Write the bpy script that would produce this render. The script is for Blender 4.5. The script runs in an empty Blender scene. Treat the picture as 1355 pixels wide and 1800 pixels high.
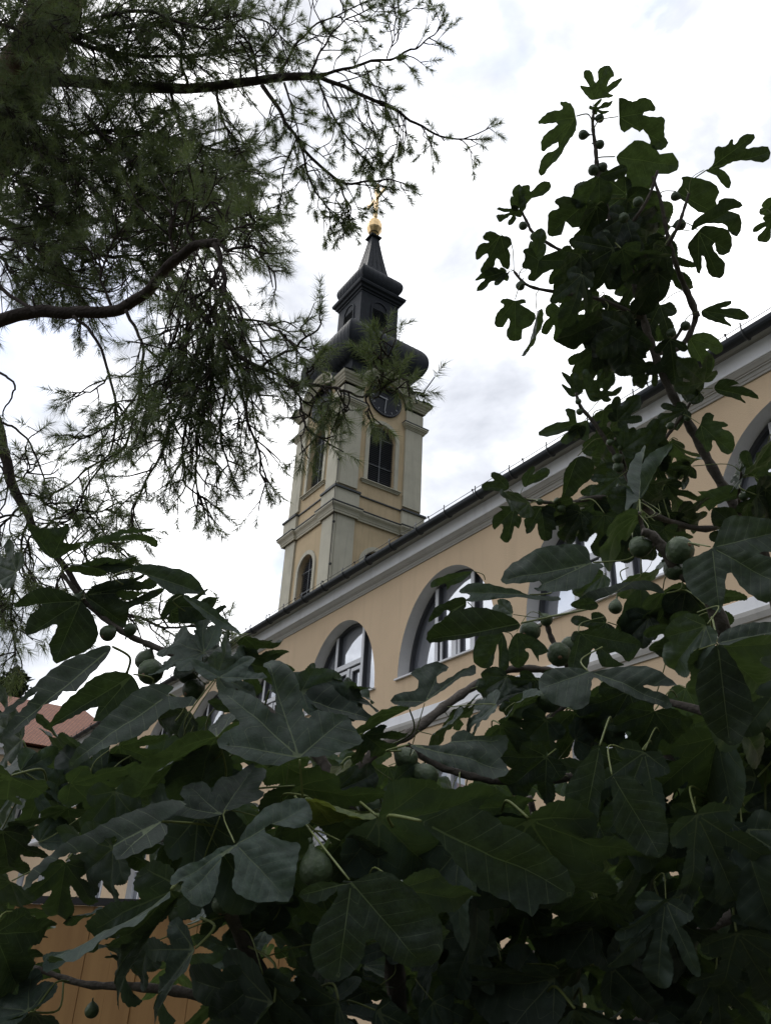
import bpy, bmesh, math, random
import numpy as np
from mathutils import Vector, Matrix, Quaternion, noise
from mathutils.geometry import delaunay_2d_cdt

scene = bpy.context.scene
COL = scene.collection

# ------------------------------------------------------------------ camera
F_PX, IW, IH = 1475.46, 1355.0, 1800.0
CAM = Vector((0.0, 0.0, 1.6))
YAW, PITCH, ROLL = 0.57360, 0.49900, 0.05240
cy, sy, cp, sp = math.cos(YAW), math.sin(YAW), math.cos(PITCH), math.sin(PITCH)
FWD = Vector((-cy * cp, sy * cp, sp))
_r = Vector((sy, cy, 0.0)); _u = _r.cross(FWD)
RGT = _r * math.cos(ROLL) + _u * math.sin(ROLL)
UPV = _u * math.cos(ROLL) - _r * math.sin(ROLL)
cam_data = bpy.data.cameras.new("camera")
cam = bpy.data.objects.new("camera", cam_data); COL.objects.link(cam)
cam.matrix_world = Matrix(((RGT.x, UPV.x, -FWD.x, CAM.x), (RGT.y, UPV.y, -FWD.y, CAM.y),
                           (RGT.z, UPV.z, -FWD.z, CAM.z), (0, 0, 0, 1)))
cam_data.sensor_fit = 'VERTICAL'
cam_data.angle_y = 2 * math.atan(IH / 2 / F_PX)
cam_data.clip_start = 0.05; cam_data.clip_end = 3000
scene.camera = cam

def ray(x, y):
    v = FWD * F_PX + RGT * (x - IW / 2) - UPV * (y - IH / 2)
    return v.normalized()
def at(x, y, d):
    """point d metres in front of the photograph's standpoint, seen at pixel (x, y) of the 1355x1800 frame"""
    v = FWD + RGT * ((x - IW / 2) / F_PX) - UPV * ((y - IH / 2) / F_PX)
    return CAM + v * d

# ------------------------------------------------------------------ sky, sun, exposure
scene.view_settings.view_transform = 'Standard'
scene.view_settings.look = 'None'
scene.view_settings.exposure = 0.88
scene.view_settings.gamma = 1.0
SUN_EL, SUN_HEAD = math.radians(57), Vector((-0.995, -0.10, 0))     # heading towards the sun
SUN_DIR = Vector((SUN_HEAD.x * math.cos(SUN_EL), SUN_HEAD.y * math.cos(SUN_EL), math.sin(SUN_EL))).normalized()
world = bpy.data.worlds.new("World"); scene.world = world; world.use_nodes = True
nt = world.node_tree; nt.nodes.clear()
def N(tree, kind, **kw):
    n = tree.nodes.new(kind)
    for k, v in kw.items(): setattr(n, k, v)
    return n
w_out = N(nt, 'ShaderNodeOutputWorld')
sky = N(nt, 'ShaderNodeTexSky', sky_type='NISHITA')
sky.sun_disc = False; sky.sun_elevation = SUN_EL
sky.sun_rotation = math.atan2(SUN_DIR.x, SUN_DIR.y)
bg_sky = N(nt, 'ShaderNodeBackground'); bg_sky.inputs['Strength'].default_value = 0.14
nt.links.new(sky.outputs[0], bg_sky.inputs['Color'])
tc = N(nt, 'ShaderNodeTexCoord')
mapn = N(nt, 'ShaderNodeMapping'); mapn.inputs['Scale'].default_value = (1.0, 1.0, 1.7)
mapn.inputs['Location'].default_value = (0.33, 0.10, 0.22)
nt.links.new(tc.outputs['Generated'], mapn.inputs['Vector'])
n1 = N(nt, 'ShaderNodeTexNoise'); n1.inputs['Scale'].default_value = 4.2; n1.inputs['Detail'].default_value = 7; n1.inputs['Roughness'].default_value = 0.52
n1.inputs['Distortion'].default_value = 0.25
nt.links.new(mapn.outputs[0], n1.inputs['Vector'])
ramp = N(nt, 'ShaderNodeValToRGB')
e = ramp.color_ramp.elements
e[0].position = 0.36; e[0].color = (0.28, 0.29, 0.315, 1)
e[1].position = 0.60; e[1].color = (1.0, 1.0, 1.01, 1)
m_ = e.new(0.46); m_.color = (0.42, 0.43, 0.455, 1)
nt.links.new(n1.outputs['Fac'], ramp.inputs['Fac'])
# the cloud sheet is brighter around the hidden sun; the unseen far side is dimmed to darken the bush
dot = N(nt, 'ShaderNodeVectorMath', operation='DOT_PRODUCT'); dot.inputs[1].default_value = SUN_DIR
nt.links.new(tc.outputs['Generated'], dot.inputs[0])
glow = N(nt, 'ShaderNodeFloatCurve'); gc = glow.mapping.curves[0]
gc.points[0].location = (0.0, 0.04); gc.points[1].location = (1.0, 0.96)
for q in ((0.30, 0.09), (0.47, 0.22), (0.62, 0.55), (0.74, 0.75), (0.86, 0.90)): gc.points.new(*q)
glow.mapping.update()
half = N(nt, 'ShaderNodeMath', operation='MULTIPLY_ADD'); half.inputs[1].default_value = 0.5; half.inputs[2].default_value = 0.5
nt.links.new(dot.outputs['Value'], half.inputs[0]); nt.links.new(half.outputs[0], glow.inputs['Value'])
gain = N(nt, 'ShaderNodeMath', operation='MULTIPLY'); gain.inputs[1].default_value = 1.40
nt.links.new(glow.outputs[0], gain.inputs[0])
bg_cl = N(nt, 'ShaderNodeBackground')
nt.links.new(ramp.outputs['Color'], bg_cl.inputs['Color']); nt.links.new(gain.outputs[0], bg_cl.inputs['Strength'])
n2 = N(nt, 'ShaderNodeTexNoise'); n2.inputs['Scale'].default_value = 2.6; n2.inputs['Detail'].default_value = 6
mapb = N(nt, 'ShaderNodeMapping'); mapb.inputs['Location'].default_value = (3.1, 1.4, 0.7); mapb.inputs['Scale'].default_value = (1, 1, 1.6)
nt.links.new(tc.outputs['Generated'], mapb.inputs['Vector']); nt.links.new(mapb.outputs[0], n2.inputs['Vector'])
gap = N(nt, 'ShaderNodeMapRange'); gap.inputs['From Min'].default_value = 0.43; gap.inputs['From Max'].default_value = 0.30
gap.inputs['To Min'].default_value = 0.06; gap.inputs['To Max'].default_value = 0.75
nt.links.new(n2.outputs['Fac'], gap.inputs['Value'])
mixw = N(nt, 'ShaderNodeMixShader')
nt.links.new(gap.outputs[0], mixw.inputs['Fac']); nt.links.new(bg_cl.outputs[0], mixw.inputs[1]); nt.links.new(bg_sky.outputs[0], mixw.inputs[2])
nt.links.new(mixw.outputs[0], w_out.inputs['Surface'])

sun_d = bpy.data.lights.new("sun", 'SUN'); sun_d.energy = 0.6; sun_d.angle = math.radians(12); sun_d.color = (1.0, 0.96, 0.9)
sun_o = bpy.data.objects.new("sun", sun_d); COL.objects.link(sun_o)
sun_o.rotation_euler = SUN_DIR.to_track_quat('Z', 'Y').to_euler()
sun_o.location = (0, 0, 60)

# ------------------------------------------------------------------ materials
def new_mat(name):
    m = bpy.data.materials.new(name); m.use_nodes = True
    t = m.node_tree; t.nodes.clear()
    out = N(t, 'ShaderNodeOutputMaterial'); b = N(t, 'ShaderNodeBsdfPrincipled')
    t.links.new(b.outputs[0], out.inputs['Surface'])
    return m, t, b, out
def simple_mat(name, col, rough=0.7, metal=0.0, var=0.12, scale=3.0, bump=0.0, bscale=60.0, streak=0.0, spec=None):
    m, t, b, out = new_mat(name)
    b.inputs['Roughness'].default_value = rough; b.inputs['Metallic'].default_value = metal
    b.inputs['Specular IOR Level'].default_value = spec if spec is not None else (0.15 if max(col) < 0.06 else 0.4)
    co = N(t, 'ShaderNodeTexCoord')
    nz = N(t, 'ShaderNodeTexNoise'); nz.inputs['Scale'].default_value = scale; nz.inputs['Detail'].default_value = 8; nz.inputs['Roughness'].default_value = 0.6
    t.links.new(co.outputs['Object'], nz.inputs['Vector'])
    mr = N(t, 'ShaderNodeMapRange'); mr.inputs['From Min'].default_value = 0.3; mr.inputs['From Max'].default_value = 0.7
    mr.inputs['To Min'].default_value = 1 - var; mr.inputs['To Max'].default_value = 1 + var
    t.links.new(nz.outputs['Fac'], mr.inputs['Value'])
    mul = N(t, 'ShaderNodeVectorMath', operation='SCALE'); mul.inputs[0].default_value = col
    t.links.new(mr.outputs[0], mul.inputs['Scale'])
    last = mul.outputs[0]
    if streak:
        mp = N(t, 'ShaderNodeMapping'); mp.inputs['Scale'].default_value = (5, 5, 0.35)
        t.links.new(co.outputs['Object'], mp.inputs['Vector'])
        n3 = N(t, 'ShaderNodeTexNoise'); n3.inputs['Scale'].default_value = 1.3; n3.inputs['Detail'].default_value = 7
        t.links.new(mp.outputs[0], n3.inputs['Vector'])
        m3 = N(t, 'ShaderNodeMapRange'); m3.inputs['From Min'].default_value = 0.52; m3.inputs['From Max'].default_value = 0.75
        m3.inputs['To Min'].default_value = 1.0; m3.inputs['To Max'].default_value = 1 - streak
        t.links.new(n3.outputs['Fac'], m3.inputs['Value'])
        mu2 = N(t, 'ShaderNodeVectorMath', operation='SCALE'); t.links.new(last, mu2.inputs[0]); t.links.new(m3.outputs[0], mu2.inputs['Scale'])
        last = mu2.outputs[0]
    t.links.new(last, b.inputs['Base Color'])
    if bump:
        nb = N(t, 'ShaderNodeTexNoise'); nb.inputs['Scale'].default_value = bscale; nb.inputs['Detail'].default_value = 4
        t.links.new(co.outputs['Object'], nb.inputs['Vector'])
        bp = N(t, 'ShaderNodeBump'); bp.inputs['Strength'].default_value = bump; bp.inputs['Distance'].default_value = 0.02
        t.links.new(nb.outputs['Fac'], bp.inputs['Height']); t.links.new(bp.outputs[0], b.inputs['Normal'])
    return m

M = {}
M['ochre'] = simple_mat('ochre_plaster', (0.60, 0.455, 0.305), 0.9, 0, 0.07, 0.45, 0.3, 45, 0.07)
M['ochre_tower'] = simple_mat('tower_ochre_plaster', (0.58, 0.455, 0.285), 0.9, 0, 0.12, 0.6, 0.3, 30, 0.14)
M['cream'] = simple_mat('cream_plaster', (0.53, 0.505, 0.405), 0.9, 0, 0.10, 0.8, 0.25, 30, 0.15)
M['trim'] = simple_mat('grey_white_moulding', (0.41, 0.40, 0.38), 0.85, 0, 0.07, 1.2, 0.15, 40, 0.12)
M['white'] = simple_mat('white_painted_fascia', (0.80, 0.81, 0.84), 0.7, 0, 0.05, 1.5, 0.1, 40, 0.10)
M['reveal'] = simple_mat('grey_window_reveal', (0.68, 0.67, 0.66), 0.85, 0, 0.06, 1.5, 0.15, 40, 0.08)
M['frame'] = simple_mat('white_window_frame', (0.62, 0.63, 0.66), 0.45, 0, 0.03, 3)
M['window_dark'] = simple_mat('dark_window_grey', (0.05, 0.053, 0.06), 0.5, 0, 0.1, 3)
M['slate'] = simple_mat('dark_roof_sheet', (0.020, 0.024, 0.031), 0.6, 0, 0.22, 2.2, 0.3, 14)
M['gutter'] = simple_mat('dark_gutter_metal', (0.035, 0.04, 0.045), 0.5, 0.3, 0.15, 3)
M['flash'] = simple_mat('dark_zinc_flashing', (0.06, 0.066, 0.07), 0.55, 0.3, 0.2, 2)
M['louvre'] = simple_mat('dark_louvre_wood', (0.12, 0.13, 0.155), 0.6, 0, 0.2, 3)
M['louvre_bar'] = simple_mat('grey_louvre_bar', (0.13, 0.14, 0.15), 0.6, 0, 0.15, 3)
M['gold'] = simple_mat('gilded_metal', (0.74, 0.53, 0.28), 0.26, 0.9, 0.12, 5)
M['clock'] = simple_mat('black_clock_face', (0.022, 0.025, 0.034), 0.5, 0, 0.1, 3)
M['clockw'] = simple_mat('white_clock_paint', (0.34, 0.35, 0.37), 0.6, 0, 0.05, 3)
M['cable'] = simple_mat('dark_cable', (0.05, 0.05, 0.05), 0.6, 0, 0.1, 3)
M['bark'] = simple_mat('pine_twig_bark', (0.045, 0.036, 0.032), 0.9, 0, 0.35, 14, 0.6, 60)
M['bark_red'] = simple_mat('pine_trunk_bark', (0.105, 0.060, 0.042), 0.95, 0, 0.45, 7, 1.0, 22)
M['figbark'] = simple_mat('fig_branch_bark', (0.085, 0.072, 0.060), 0.8, 0, 0.30, 16, 0.4, 70)
M['stem'] = simple_mat('green_petiole', (0.125, 0.15, 0.045), 0.5, 0, 0.15, 20)
M['ground'] = simple_mat('courtyard_ground', (0.05, 0.05, 0.032), 0.95, 0, 0.35, 0.6, 0.5, 9)
M['black'] = simple_mat('fence_cap', (0.03, 0.03, 0.032), 0.6, 0, 0.2, 4)

def glass_mat():
    m, t, b, out = new_mat('window_glass')
    b.inputs['Base Color'].default_value = (0.15, 0.16, 0.185, 1); b.inputs['Roughness'].default_value = 0.4
    g = N(t, 'ShaderNodeBsdfGlossy'); g.inputs['Color'].default_value = (0.86, 0.89, 0.95, 1); g.inputs['Roughness'].default_value = 0.015
    co = N(t, 'ShaderNodeTexCoord'); nz = N(t, 'ShaderNodeTexNoise'); nz.inputs['Scale'].default_value = 1.6; nz.inputs['Detail'].default_value = 1
    t.links.new(co.outputs['Object'], nz.inputs['Vector'])
    bp = N(t, 'ShaderNodeBump'); bp.inputs['Strength'].default_value = 0.06; bp.inputs['Distance'].default_value = 0.1
    t.links.new(nz.outputs['Fac'], bp.inputs['Height']); t.links.new(bp.outputs[0], g.inputs['Normal'])
    mx = N(t, 'ShaderNodeMixShader'); mx.inputs['Fac'].default_value = 0.36
    t.links.new(b.outputs[0], mx.inputs[1]); t.links.new(g.outputs[0], mx.inputs[2]); t.links.new(mx.outputs[0], out.inputs['Surface'])
    return m
M['glass'] = glass_mat()

def roof_tile_mat():
    m, t, b, out = new_mat('red_clay_tiles')
    b.inputs['Roughness'].default_value = 0.85
    co = N(t, 'ShaderNodeTexCoord')
    br = N(t, 'ShaderNodeTexBrick'); br.offset = 0.5
    br.inputs['Color1'].default_value = (0.20, 0.075, 0.04, 1); br.inputs['Color2'].default_value = (0.26, 0.105, 0.055, 1)
    br.inputs['Mortar'].default_value = (0.11, 0.045, 0.035, 1); br.inputs['Scale'].default_value = 1.0
    br.inputs['Mortar Size'].default_value = 0.022; br.inputs['Brick Width'].default_value = 0.19; br.inputs['Row Height'].default_value = 0.21
    t.links.new(co.outputs['UV'], br.inputs['Vector'])
    t.links.new(br.outputs['Color'], b.inputs['Base Color'])
    bp = N(t, 'ShaderNodeBump'); bp.inputs['Strength'].default_value = 0.8; bp.inputs['Distance'].default_value = 0.05
    t.links.new(br.outputs['Fac'], bp.inputs['Height']); bp.invert = True
    t.links.new(bp.outputs[0], b.inputs['Normal'])
    return m
M['tiles'] = roof_tile_mat()

def board_mat():
    m, t, b, out = new_mat('orange_fence_boards')
    b.inputs['Roughness'].default_value = 0.7
    co = N(t, 'ShaderNodeTexCoord'); mp = N(t, 'ShaderNodeMapping'); mp.inputs['Scale'].default_value = (6, 6, 0.7)
    t.links.new(co.outputs['Object'], mp.inputs['Vector'])
    nz = N(t, 'ShaderNodeTexNoise'); nz.inputs['Scale'].default_value = 2.0; nz.inputs['Detail'].default_value = 6
    t.links.new(mp.outputs[0], nz.inputs['Vector'])
    r = N(t, 'ShaderNodeValToRGB'); r.color_ramp.elements[0].position = .3; r.color_ramp.elements[0].color = (0.25, 0.13, 0.042, 1)
    r.color_ramp.elements[1].position = .7; r.color_ramp.elements[1].color = (0.34, 0.19, 0.066, 1)
    t.links.new(nz.outputs['Fac'], r.inputs['Fac']); t.links.new(r.outputs[0], b.inputs['Base Color'])
    return m
M['boards'] = board_mat()

def leaf_mat(name, top, trans, vein, tfac=0.22, rough=0.55):
    """broad leaf: veins from two mesh attributes (distance to the nearest main vein, place along it)"""
    m, t, b, out = new_mat(name)
    ad = N(t, 'ShaderNodeAttribute', attribute_name='vein_d'); ap = N(t, 'ShaderNodeAttribute', attribute_name='vein_p')
    au = N(t, 'ShaderNodeAttribute', attribute_name='vein_u')
    def mr(src, a, bb, c, d):
        n = N(t, 'ShaderNodeMapRange'); n.interpolation_type = 'SMOOTHSTEP'
        n.inputs['From Min'].default_value = a; n.inputs['From Max'].default_value = bb; n.inputs['To Min'].default_value = c; n.inputs['To Max'].default_value = d
        t.links.new(src, n.inputs['Value']); return n.outputs[0]
    def ma(op, a, bb):
        n = N(t, 'ShaderNodeMath', operation=op)
        for i, v in enumerate((a, bb)):
            if v is None: continue
            if isinstance(v, (int, float)): n.inputs[i].default_value = v
            else: t.links.new(v, n.inputs[i])
        return n.outputs[0]
    # main vein, thinner towards the tip
    wdt = ma('MULTIPLY', ma('SUBTRACT', 1.05, au.outputs['Fac']), 0.0065)
    wdt = ma('ADD', wdt, 0.0016)
    main = mr(ma('DIVIDE', ad.outputs['Fac'], wdt), 0.5, 1.1, 1.0, 0.0)
    ph = ma('FRACT', ma('MULTIPLY', ap.outputs['Fac'], 7.3), None)
    tri = ma('ABSOLUTE', ma('SUBTRACT', ph, 0.5), None)          # 0.5 on the line
    sec = mr(tri, 0.470, 0.492, 0.0, 0.55)
    sec = ma('MULTIPLY', sec, mr(ad.outputs['Fac'], 0.22, 0.34, 1.0, 0.25))
    veins = ma('MAXIMUM', main, sec)
    co = N(t, 'ShaderNodeTexCoord')
    nz = N(t, 'ShaderNodeTexNoise'); nz.inputs['Scale'].default_value = 5; nz.inputs['Detail'].default_value = 6
    t.links.new(co.outputs['Object'], nz.inputs['Vector'])
    oi = N(t, 'ShaderNodeObjectInfo')
    blot = N(t, 'ShaderNodeTexNoise'); blot.inputs['Scale'].default_value = 26; blot.inputs['Detail'].default_value = 5; blot.inputs['Roughness'].default_value = 0.7
    t.links.new(co.outputs['Object'], blot.inputs['Vector'])
    val = ma('MULTIPLY', mr(nz.outputs['Fac'], 0.3, 0.7, 0.78, 1.22), ma('MULTIPLY', mr(oi.outputs['Random'], 0, 1, 0.75, 1.3), mr(blot.outputs['Fac'], 0.3, 0.7, 0.82, 1.18)))
    def scaled(c):
        n = N(t, 'ShaderNodeVectorMath', operation='SCALE'); n.inputs[0].default_value = c; t.links.new(val, n.inputs['Scale']); return n.outputs[0]
    def mixc(fac, a, bb):
        n = N(t, 'ShaderNodeMix', data_type='RGBA'); t.links.new(fac, n.inputs[0])
        for i, v in ((6, a), (7, bb)):
            if isinstance(v, tuple): n.inputs[i].default_value = (*v, 1)
            else: t.links.new(v, n.inputs[i])
        return n.outputs[2]
    hsv = N(t, 'ShaderNodeHueSaturation'); t.links.new(scaled(top), hsv.inputs['Color'])
    t.links.new(mr(oi.outputs['Random'], 0, 1, 0.485, 0.515), hsv.inputs['Hue'])
    spot = N(t, 'ShaderNodeTexNoise'); spot.inputs['Scale'].default_value = 9; spot.inputs['Detail'].default_value = 8; spot.inputs['Roughness'].default_value = 0.75
    t.links.new(co.outputs['Object'], spot.inputs['Vector'])
    rust = mixc(mr(spot.outputs['Fac'], 0.69, 0.74, 0.0, 0.75), hsv.outputs[0], (0.11, 0.075, 0.035))
    ctop = mixc(veins, rust, vein)
    ctr = mixc(veins, scaled(trans), tuple(x * 1.5 for x in trans))
    b.inputs['Roughness'].default_value = rough
    b.inputs['Specular IOR Level'].default_value = 0.32
    b.inputs['Sheen Weight'].default_value = 0.04; b.inputs['Sheen Roughness'].default_value = 0.5
    t.links.new(ctop, b.inputs['Base Color'])
    fine = N(t, 'ShaderNodeTexNoise'); fine.inputs['Scale'].default_value = 70; fine.inputs['Detail'].default_value = 3
    t.links.new(co.outputs['Object'], fine.inputs['Vector'])
    pillow = ma('MULTIPLY', mr(tri, 0.0, 0.5, 1.0, 0.0), mr(ad.outputs['Fac'], 0.0, 0.06, 0.0, 1.0))
    hgt = ma('ADD', ma('MULTIPLY', fine.outputs['Fac'], 0.30), ma('MULTIPLY', pillow, 0.20))
    bp = N(t, 'ShaderNodeBump'); bp.inputs['Strength'].default_value = 0.40; bp.inputs['Distance'].default_value = 0.004
    t.links.new(hgt, bp.inputs['Height']); t.links.new(bp.outputs[0], b.inputs['Normal'])
    tr = N(t, 'ShaderNodeBsdfTranslucent'); t.links.new(ctr, tr.inputs['Color'])
    mx = N(t, 'ShaderNodeMixShader'); mx.inputs['Fac'].default_value = tfac
    t.links.new(b.outputs[0], mx.inputs[1]); t.links.new(tr.outputs[0], mx.inputs[2]); t.links.new(mx.outputs[0], out.inputs['Surface'])
    return m
M['leaf'] = leaf_mat('fig_leaf', (0.034, 0.052, 0.039), (0.060, 0.096, 0.020), (0.12, 0.15, 0.085))
M['leaf_pale'] = leaf_mat('fig_leaf_yellowing', (0.10, 0.125, 0.045), (0.24, 0.29, 0.04), (0.24, 0.26, 0.10))

def needle_mat():
    m, t, b, out = new_mat('pine_needles')
    b.inputs['Roughness'].default_value = 0.5
    geo = N(t, 'ShaderNodeNewGeometry')
    r = N(t, 'ShaderNodeValToRGB'); r.color_ramp.elements[0].color = (0.045, 0.065, 0.032, 1); r.color_ramp.elements[1].color = (0.095, 0.13, 0.058, 1)
    el = r.color_ramp.elements.new(0.96); el.color = (0.095, 0.13, 0.058, 1)
    r.color_ramp.elements[2].color = (0.22, 0.13, 0.05, 1)
    t.links.new(geo.outputs['Random Per Island'], r.inputs['Fac']); t.links.new(r.outputs[0], b.inputs['Base Color'])
    tr = N(t, 'ShaderNodeBsdfTranslucent'); tr.inputs['Color'].default_value = (0.18, 0.24, 0.07, 1)
    mx = N(t, 'ShaderNodeMixShader'); mx.inputs['Fac'].default_value = 0.36
    t.links.new(b.outputs[0], mx.inputs[1]); t.links.new(tr.outputs[0], mx.inputs[2]); t.links.new(mx.outputs[0], out.inputs['Surface'])
    return m
M['needle'] = needle_mat()

def fruit_mat():
    m, t, b, out = new_mat('green_fig_skin')
    co = N(t, 'ShaderNodeTexCoord'); nz = N(t, 'ShaderNodeTexNoise'); nz.inputs['Scale'].default_value = 60; nz.inputs['Detail'].default_value = 5
    t.links.new(co.outputs['Object'], nz.inputs['Vector'])
    r = N(t, 'ShaderNodeValToRGB'); r.color_ramp.elements[0].position = .38; r.color_ramp.elements[0].color = (0.034, 0.055, 0.024, 1)
    r.color_ramp.elements[1].position = .62; r.color_ramp.elements[1].color = (0.055, 0.085, 0.034, 1)
    t.links.new(nz.outputs['Fac'], r.inputs['Fac'])
    sp = N(t, 'ShaderNodeTexVoronoi'); sp.inputs['Scale'].default_value = 380; t.links.new(co.outputs['Object'], sp.inputs['Vector'])
    sm = N(t, 'ShaderNodeMapRange'); sm.inputs['From Min'].default_value = 0.16; sm.inputs['From Max'].default_value = 0.26; sm.inputs['To Min'].default_value = 0.6; sm.inputs['To Max'].default_value = 0.0
    t.links.new(sp.outputs['Distance'], sm.inputs['Value'])
    mc = N(t, 'ShaderNodeMix', data_type='RGBA'); t.links.new(sm.outputs[0], mc.inputs[0]); t.links.new(r.outputs[0], mc.inputs[6]); mc.inputs[7].default_value = (0.12, 0.15, 0.08, 1)
    t.links.new(mc.outputs[2], b.inputs['Base Color'])
    b.inputs['Roughness'].default_value = 0.5
    vo = N(t, 'ShaderNodeTexVoronoi'); vo.inputs['Scale'].default_value = 150; t.links.new(co.outputs['Object'], vo.inputs['Vector'])
    bp = N(t, 'ShaderNodeBump'); bp.inputs['Strength'].default_value = 0.3; bp.inputs['Distance'].default_value = 0.003
    t.links.new(vo.outputs['Distance'], bp.inputs['Height']); t.links.new(bp.outputs[0], b.inputs['Normal'])
    return m
M['fruit'] = fruit_mat()
M['far_green'] = simple_mat('distant_conifer_green', (0.018, 0.028, 0.016), 0.8, 0, 0.3, 1.0)
M['eye'] = simple_mat('fig_eye', (0.16, 0.09, 0.05), 0.7)

# ------------------------------------------------------------------ helpers
class MB:
    """collects shapes of one mesh object"""
    def __init__(self): self.v = []; self.f = []; self.s = []
    def add(self, vs, fs, smooth=False):
        o = len(self.v); self.v += [tuple(p) for p in vs]
        self.f += [tuple(i + o for i in f) for f in fs]; self.s += [smooth] * len(fs)
    def box(self, x0, x1, y0, y1, z0, z1):
        vs = [(x, y, z) for z in (z0, z1) for y in (y0, y1) for x in (x0, x1)]
        self.add(vs, [(0, 2, 3, 1), (4, 5, 7, 6), (0, 1, 5, 4), (2, 6, 7, 3), (0, 4, 6, 2), (1, 3, 7, 5)])
    def obox(self, c, ax, ay, az):
        """box from its centre and three half-axis vectors"""
        c, ax, ay, az = map(Vector, (c, ax, ay, az))
        vs = [c + ax * i + ay * j + az * k for k in (-1, 1) for j in (-1, 1) for i in (-1, 1)]
        self.add(vs, [(0, 2, 3, 1), (4, 5, 7, 6), (0, 1, 5, 4), (2, 6, 7, 3), (0, 4, 6, 2), (1, 3, 7, 5)])
    def tube(self, pts, radii, n=8, smooth=True):
        pts = [Vector(p) for p in pts]
        if not hasattr(radii, '__len__'): radii = [radii] * len(pts)
        vs, fs = [], []; ref = None
        for i, p in enumerate(pts):
            d = (pts[min(i + 1, len(pts) - 1)] - pts[max(i - 1, 0)])
            d = d.normalized() if d.length > 1e-9 else Vector((0, 0, 1))
            if ref is None:
                ref = d.orthogonal().normalized()
            ref = (ref - d * ref.dot(d))
            ref = ref.normalized() if ref.length > 1e-6 else d.orthogonal().normalized()
            b = d.cross(ref)
            for k in range(n):
                a = 2 * math.pi * k / n
                vs.append(p + (ref * math.cos(a) + b * math.sin(a)) * radii[i])
        for i in range(len(pts) - 1):
            for k in range(n):
                a, c = i * n + k, i * n + (k + 1) % n
                fs.append((a, c, c + n, a + n))
        fs.append(tuple(range(n - 1, -1, -1))); fs.append(tuple(range((len(pts) - 1) * n, len(pts) * n)))
        self.add(vs, fs, smooth)
    def square_lathe(self, cx, cy_, prof, smooth=False, cap=True):
        """square-plan body from a profile of (half width, height)"""
        vs = []
        for w, z in prof:
            vs += [(cx - w, cy_ - w, z), (cx + w, cy_ - w, z), (cx + w, cy_ + w, z), (cx - w, cy_ + w, z)]
        # each side on its own vertices so that the hips stay sharp
        for k in range(4):
            sv, sf = [], []
            for i in range(len(prof)):
                sv += [vs[i * 4 + k], vs[i * 4 + (k + 1) % 4]]
            for i in range(len(prof) - 1):
                sf.append((2 * i, 2 * i + 1, 2 * i + 3, 2 * i + 2))
            self.add(sv, sf, smooth)
        if cap:
            self.add(vs[:4], [(3, 2, 1, 0)]); self.add(vs[-4:], [(0, 1, 2, 3)])
    def lathe(self, c, prof, n=16, smooth=True):
        vs = [(c[0] + r * math.cos(2 * math.pi * k / n), c[1] + r * math.sin(2 * math.pi * k / n), c[2] + z) for r, z in prof for k in range(n)]
        fs = [(i * n + k, i * n + (k + 1) % n, (i + 1) * n + (k + 1) % n, (i + 1) * n + k) for i in range(len(prof) - 1) for k in range(n)]
        self.add(vs, fs, smooth)
    def sweep(self, path, prof, closed=False, smooth=False):
        """profile points (offset along the first path normal, second) at frames path = [(origin, u, v)]"""
        m = len(prof); vs = []
        for o, u, v in path:
            o, u, v = Vector(o), Vector(u), Vector(v)
            vs += [o + u * a + v * b for a, b in prof]
        fs = []; L = len(path)
        for i in range(L if closed else L - 1):
            j = (i + 1) % L
            for k in range(m):
                fs.append((i * m + k, i * m + (k + 1) % m, j * m + (k + 1) % m, j * m + k))
        if not closed:
            fs.append(tuple(range(m - 1, -1, -1))); fs.append(tuple(range((L - 1) * m, L * m)))
        self.add(vs, fs, smooth)
    def build(self, name, mat, parent=None, loc=None):
        me = bpy.data.meshes.new(name); me.from_pydata(self.v, [], self.f); me.materials.append(mat)
        me.polygons.foreach_set('use_smooth', self.s)
        bm = bmesh.new(); bm.from_mesh(me); bmesh.ops.recalc_face_normals(bm, faces=bm.faces); bm.to_mesh(me); bm.free()
        me.update()
        o = bpy.data.objects.new(name, me); COL.objects.link(o)
        if parent: o.parent = parent; o.matrix_parent_inverse = parent_inv(parent)
        return o
def parent_inv(p):
    return Matrix.Translation(-p.location) if p.type == 'EMPTY' else Matrix.Identity(4)
def thing(name, label, cat, loc, group=None):
    o = bpy.data.objects.new(name, None); COL.objects.link(o); o.location = loc
    o.empty_display_size = 0.3
    o['label'] = label; o['category'] = cat
    if group: o['group'] = group
    return o
def tag(o, label, cat, group=None):
    o['label'] = label; o['category'] = cat
    if group: o['group'] = group
    return o
def in_poly(x, y, poly):
    c = False; j = len(poly) - 1
    for i in range(len(poly)):
        xi, yi = poly[i]; xj, yj = poly[j]
        if (yi > y) != (yj > y) and x < (xj - xi) * (y - yi) / (yj - yi) + xi: c = not c
        j = i
    return c
def holed_sheet(outer, holes):
    """flat sheet with openings: vertices (2-D) and triangles"""
    pts, edges = [], []
    for loop in [outer] + holes:
        o = len(pts); n = len(loop); pts += [Vector(p) for p in loop]
        edges += [(o + i, o + (i + 1) % n) for i in range(n)]
    r = delaunay_2d_cdt(pts, edges, [], 0, 1e-5)
    vs, fs = r[0], r[2]
    keep = []
    for f in fs:
        cx = sum(vs[i].x for i in f) / len(f); cz = sum(vs[i].y for i in f) / len(f)
        if in_poly(cx, cz, outer) and not any(in_poly(cx, cz, h) for h in holes): keep.append(tuple(f))
    return [tuple(v) for v in vs], keep
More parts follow.
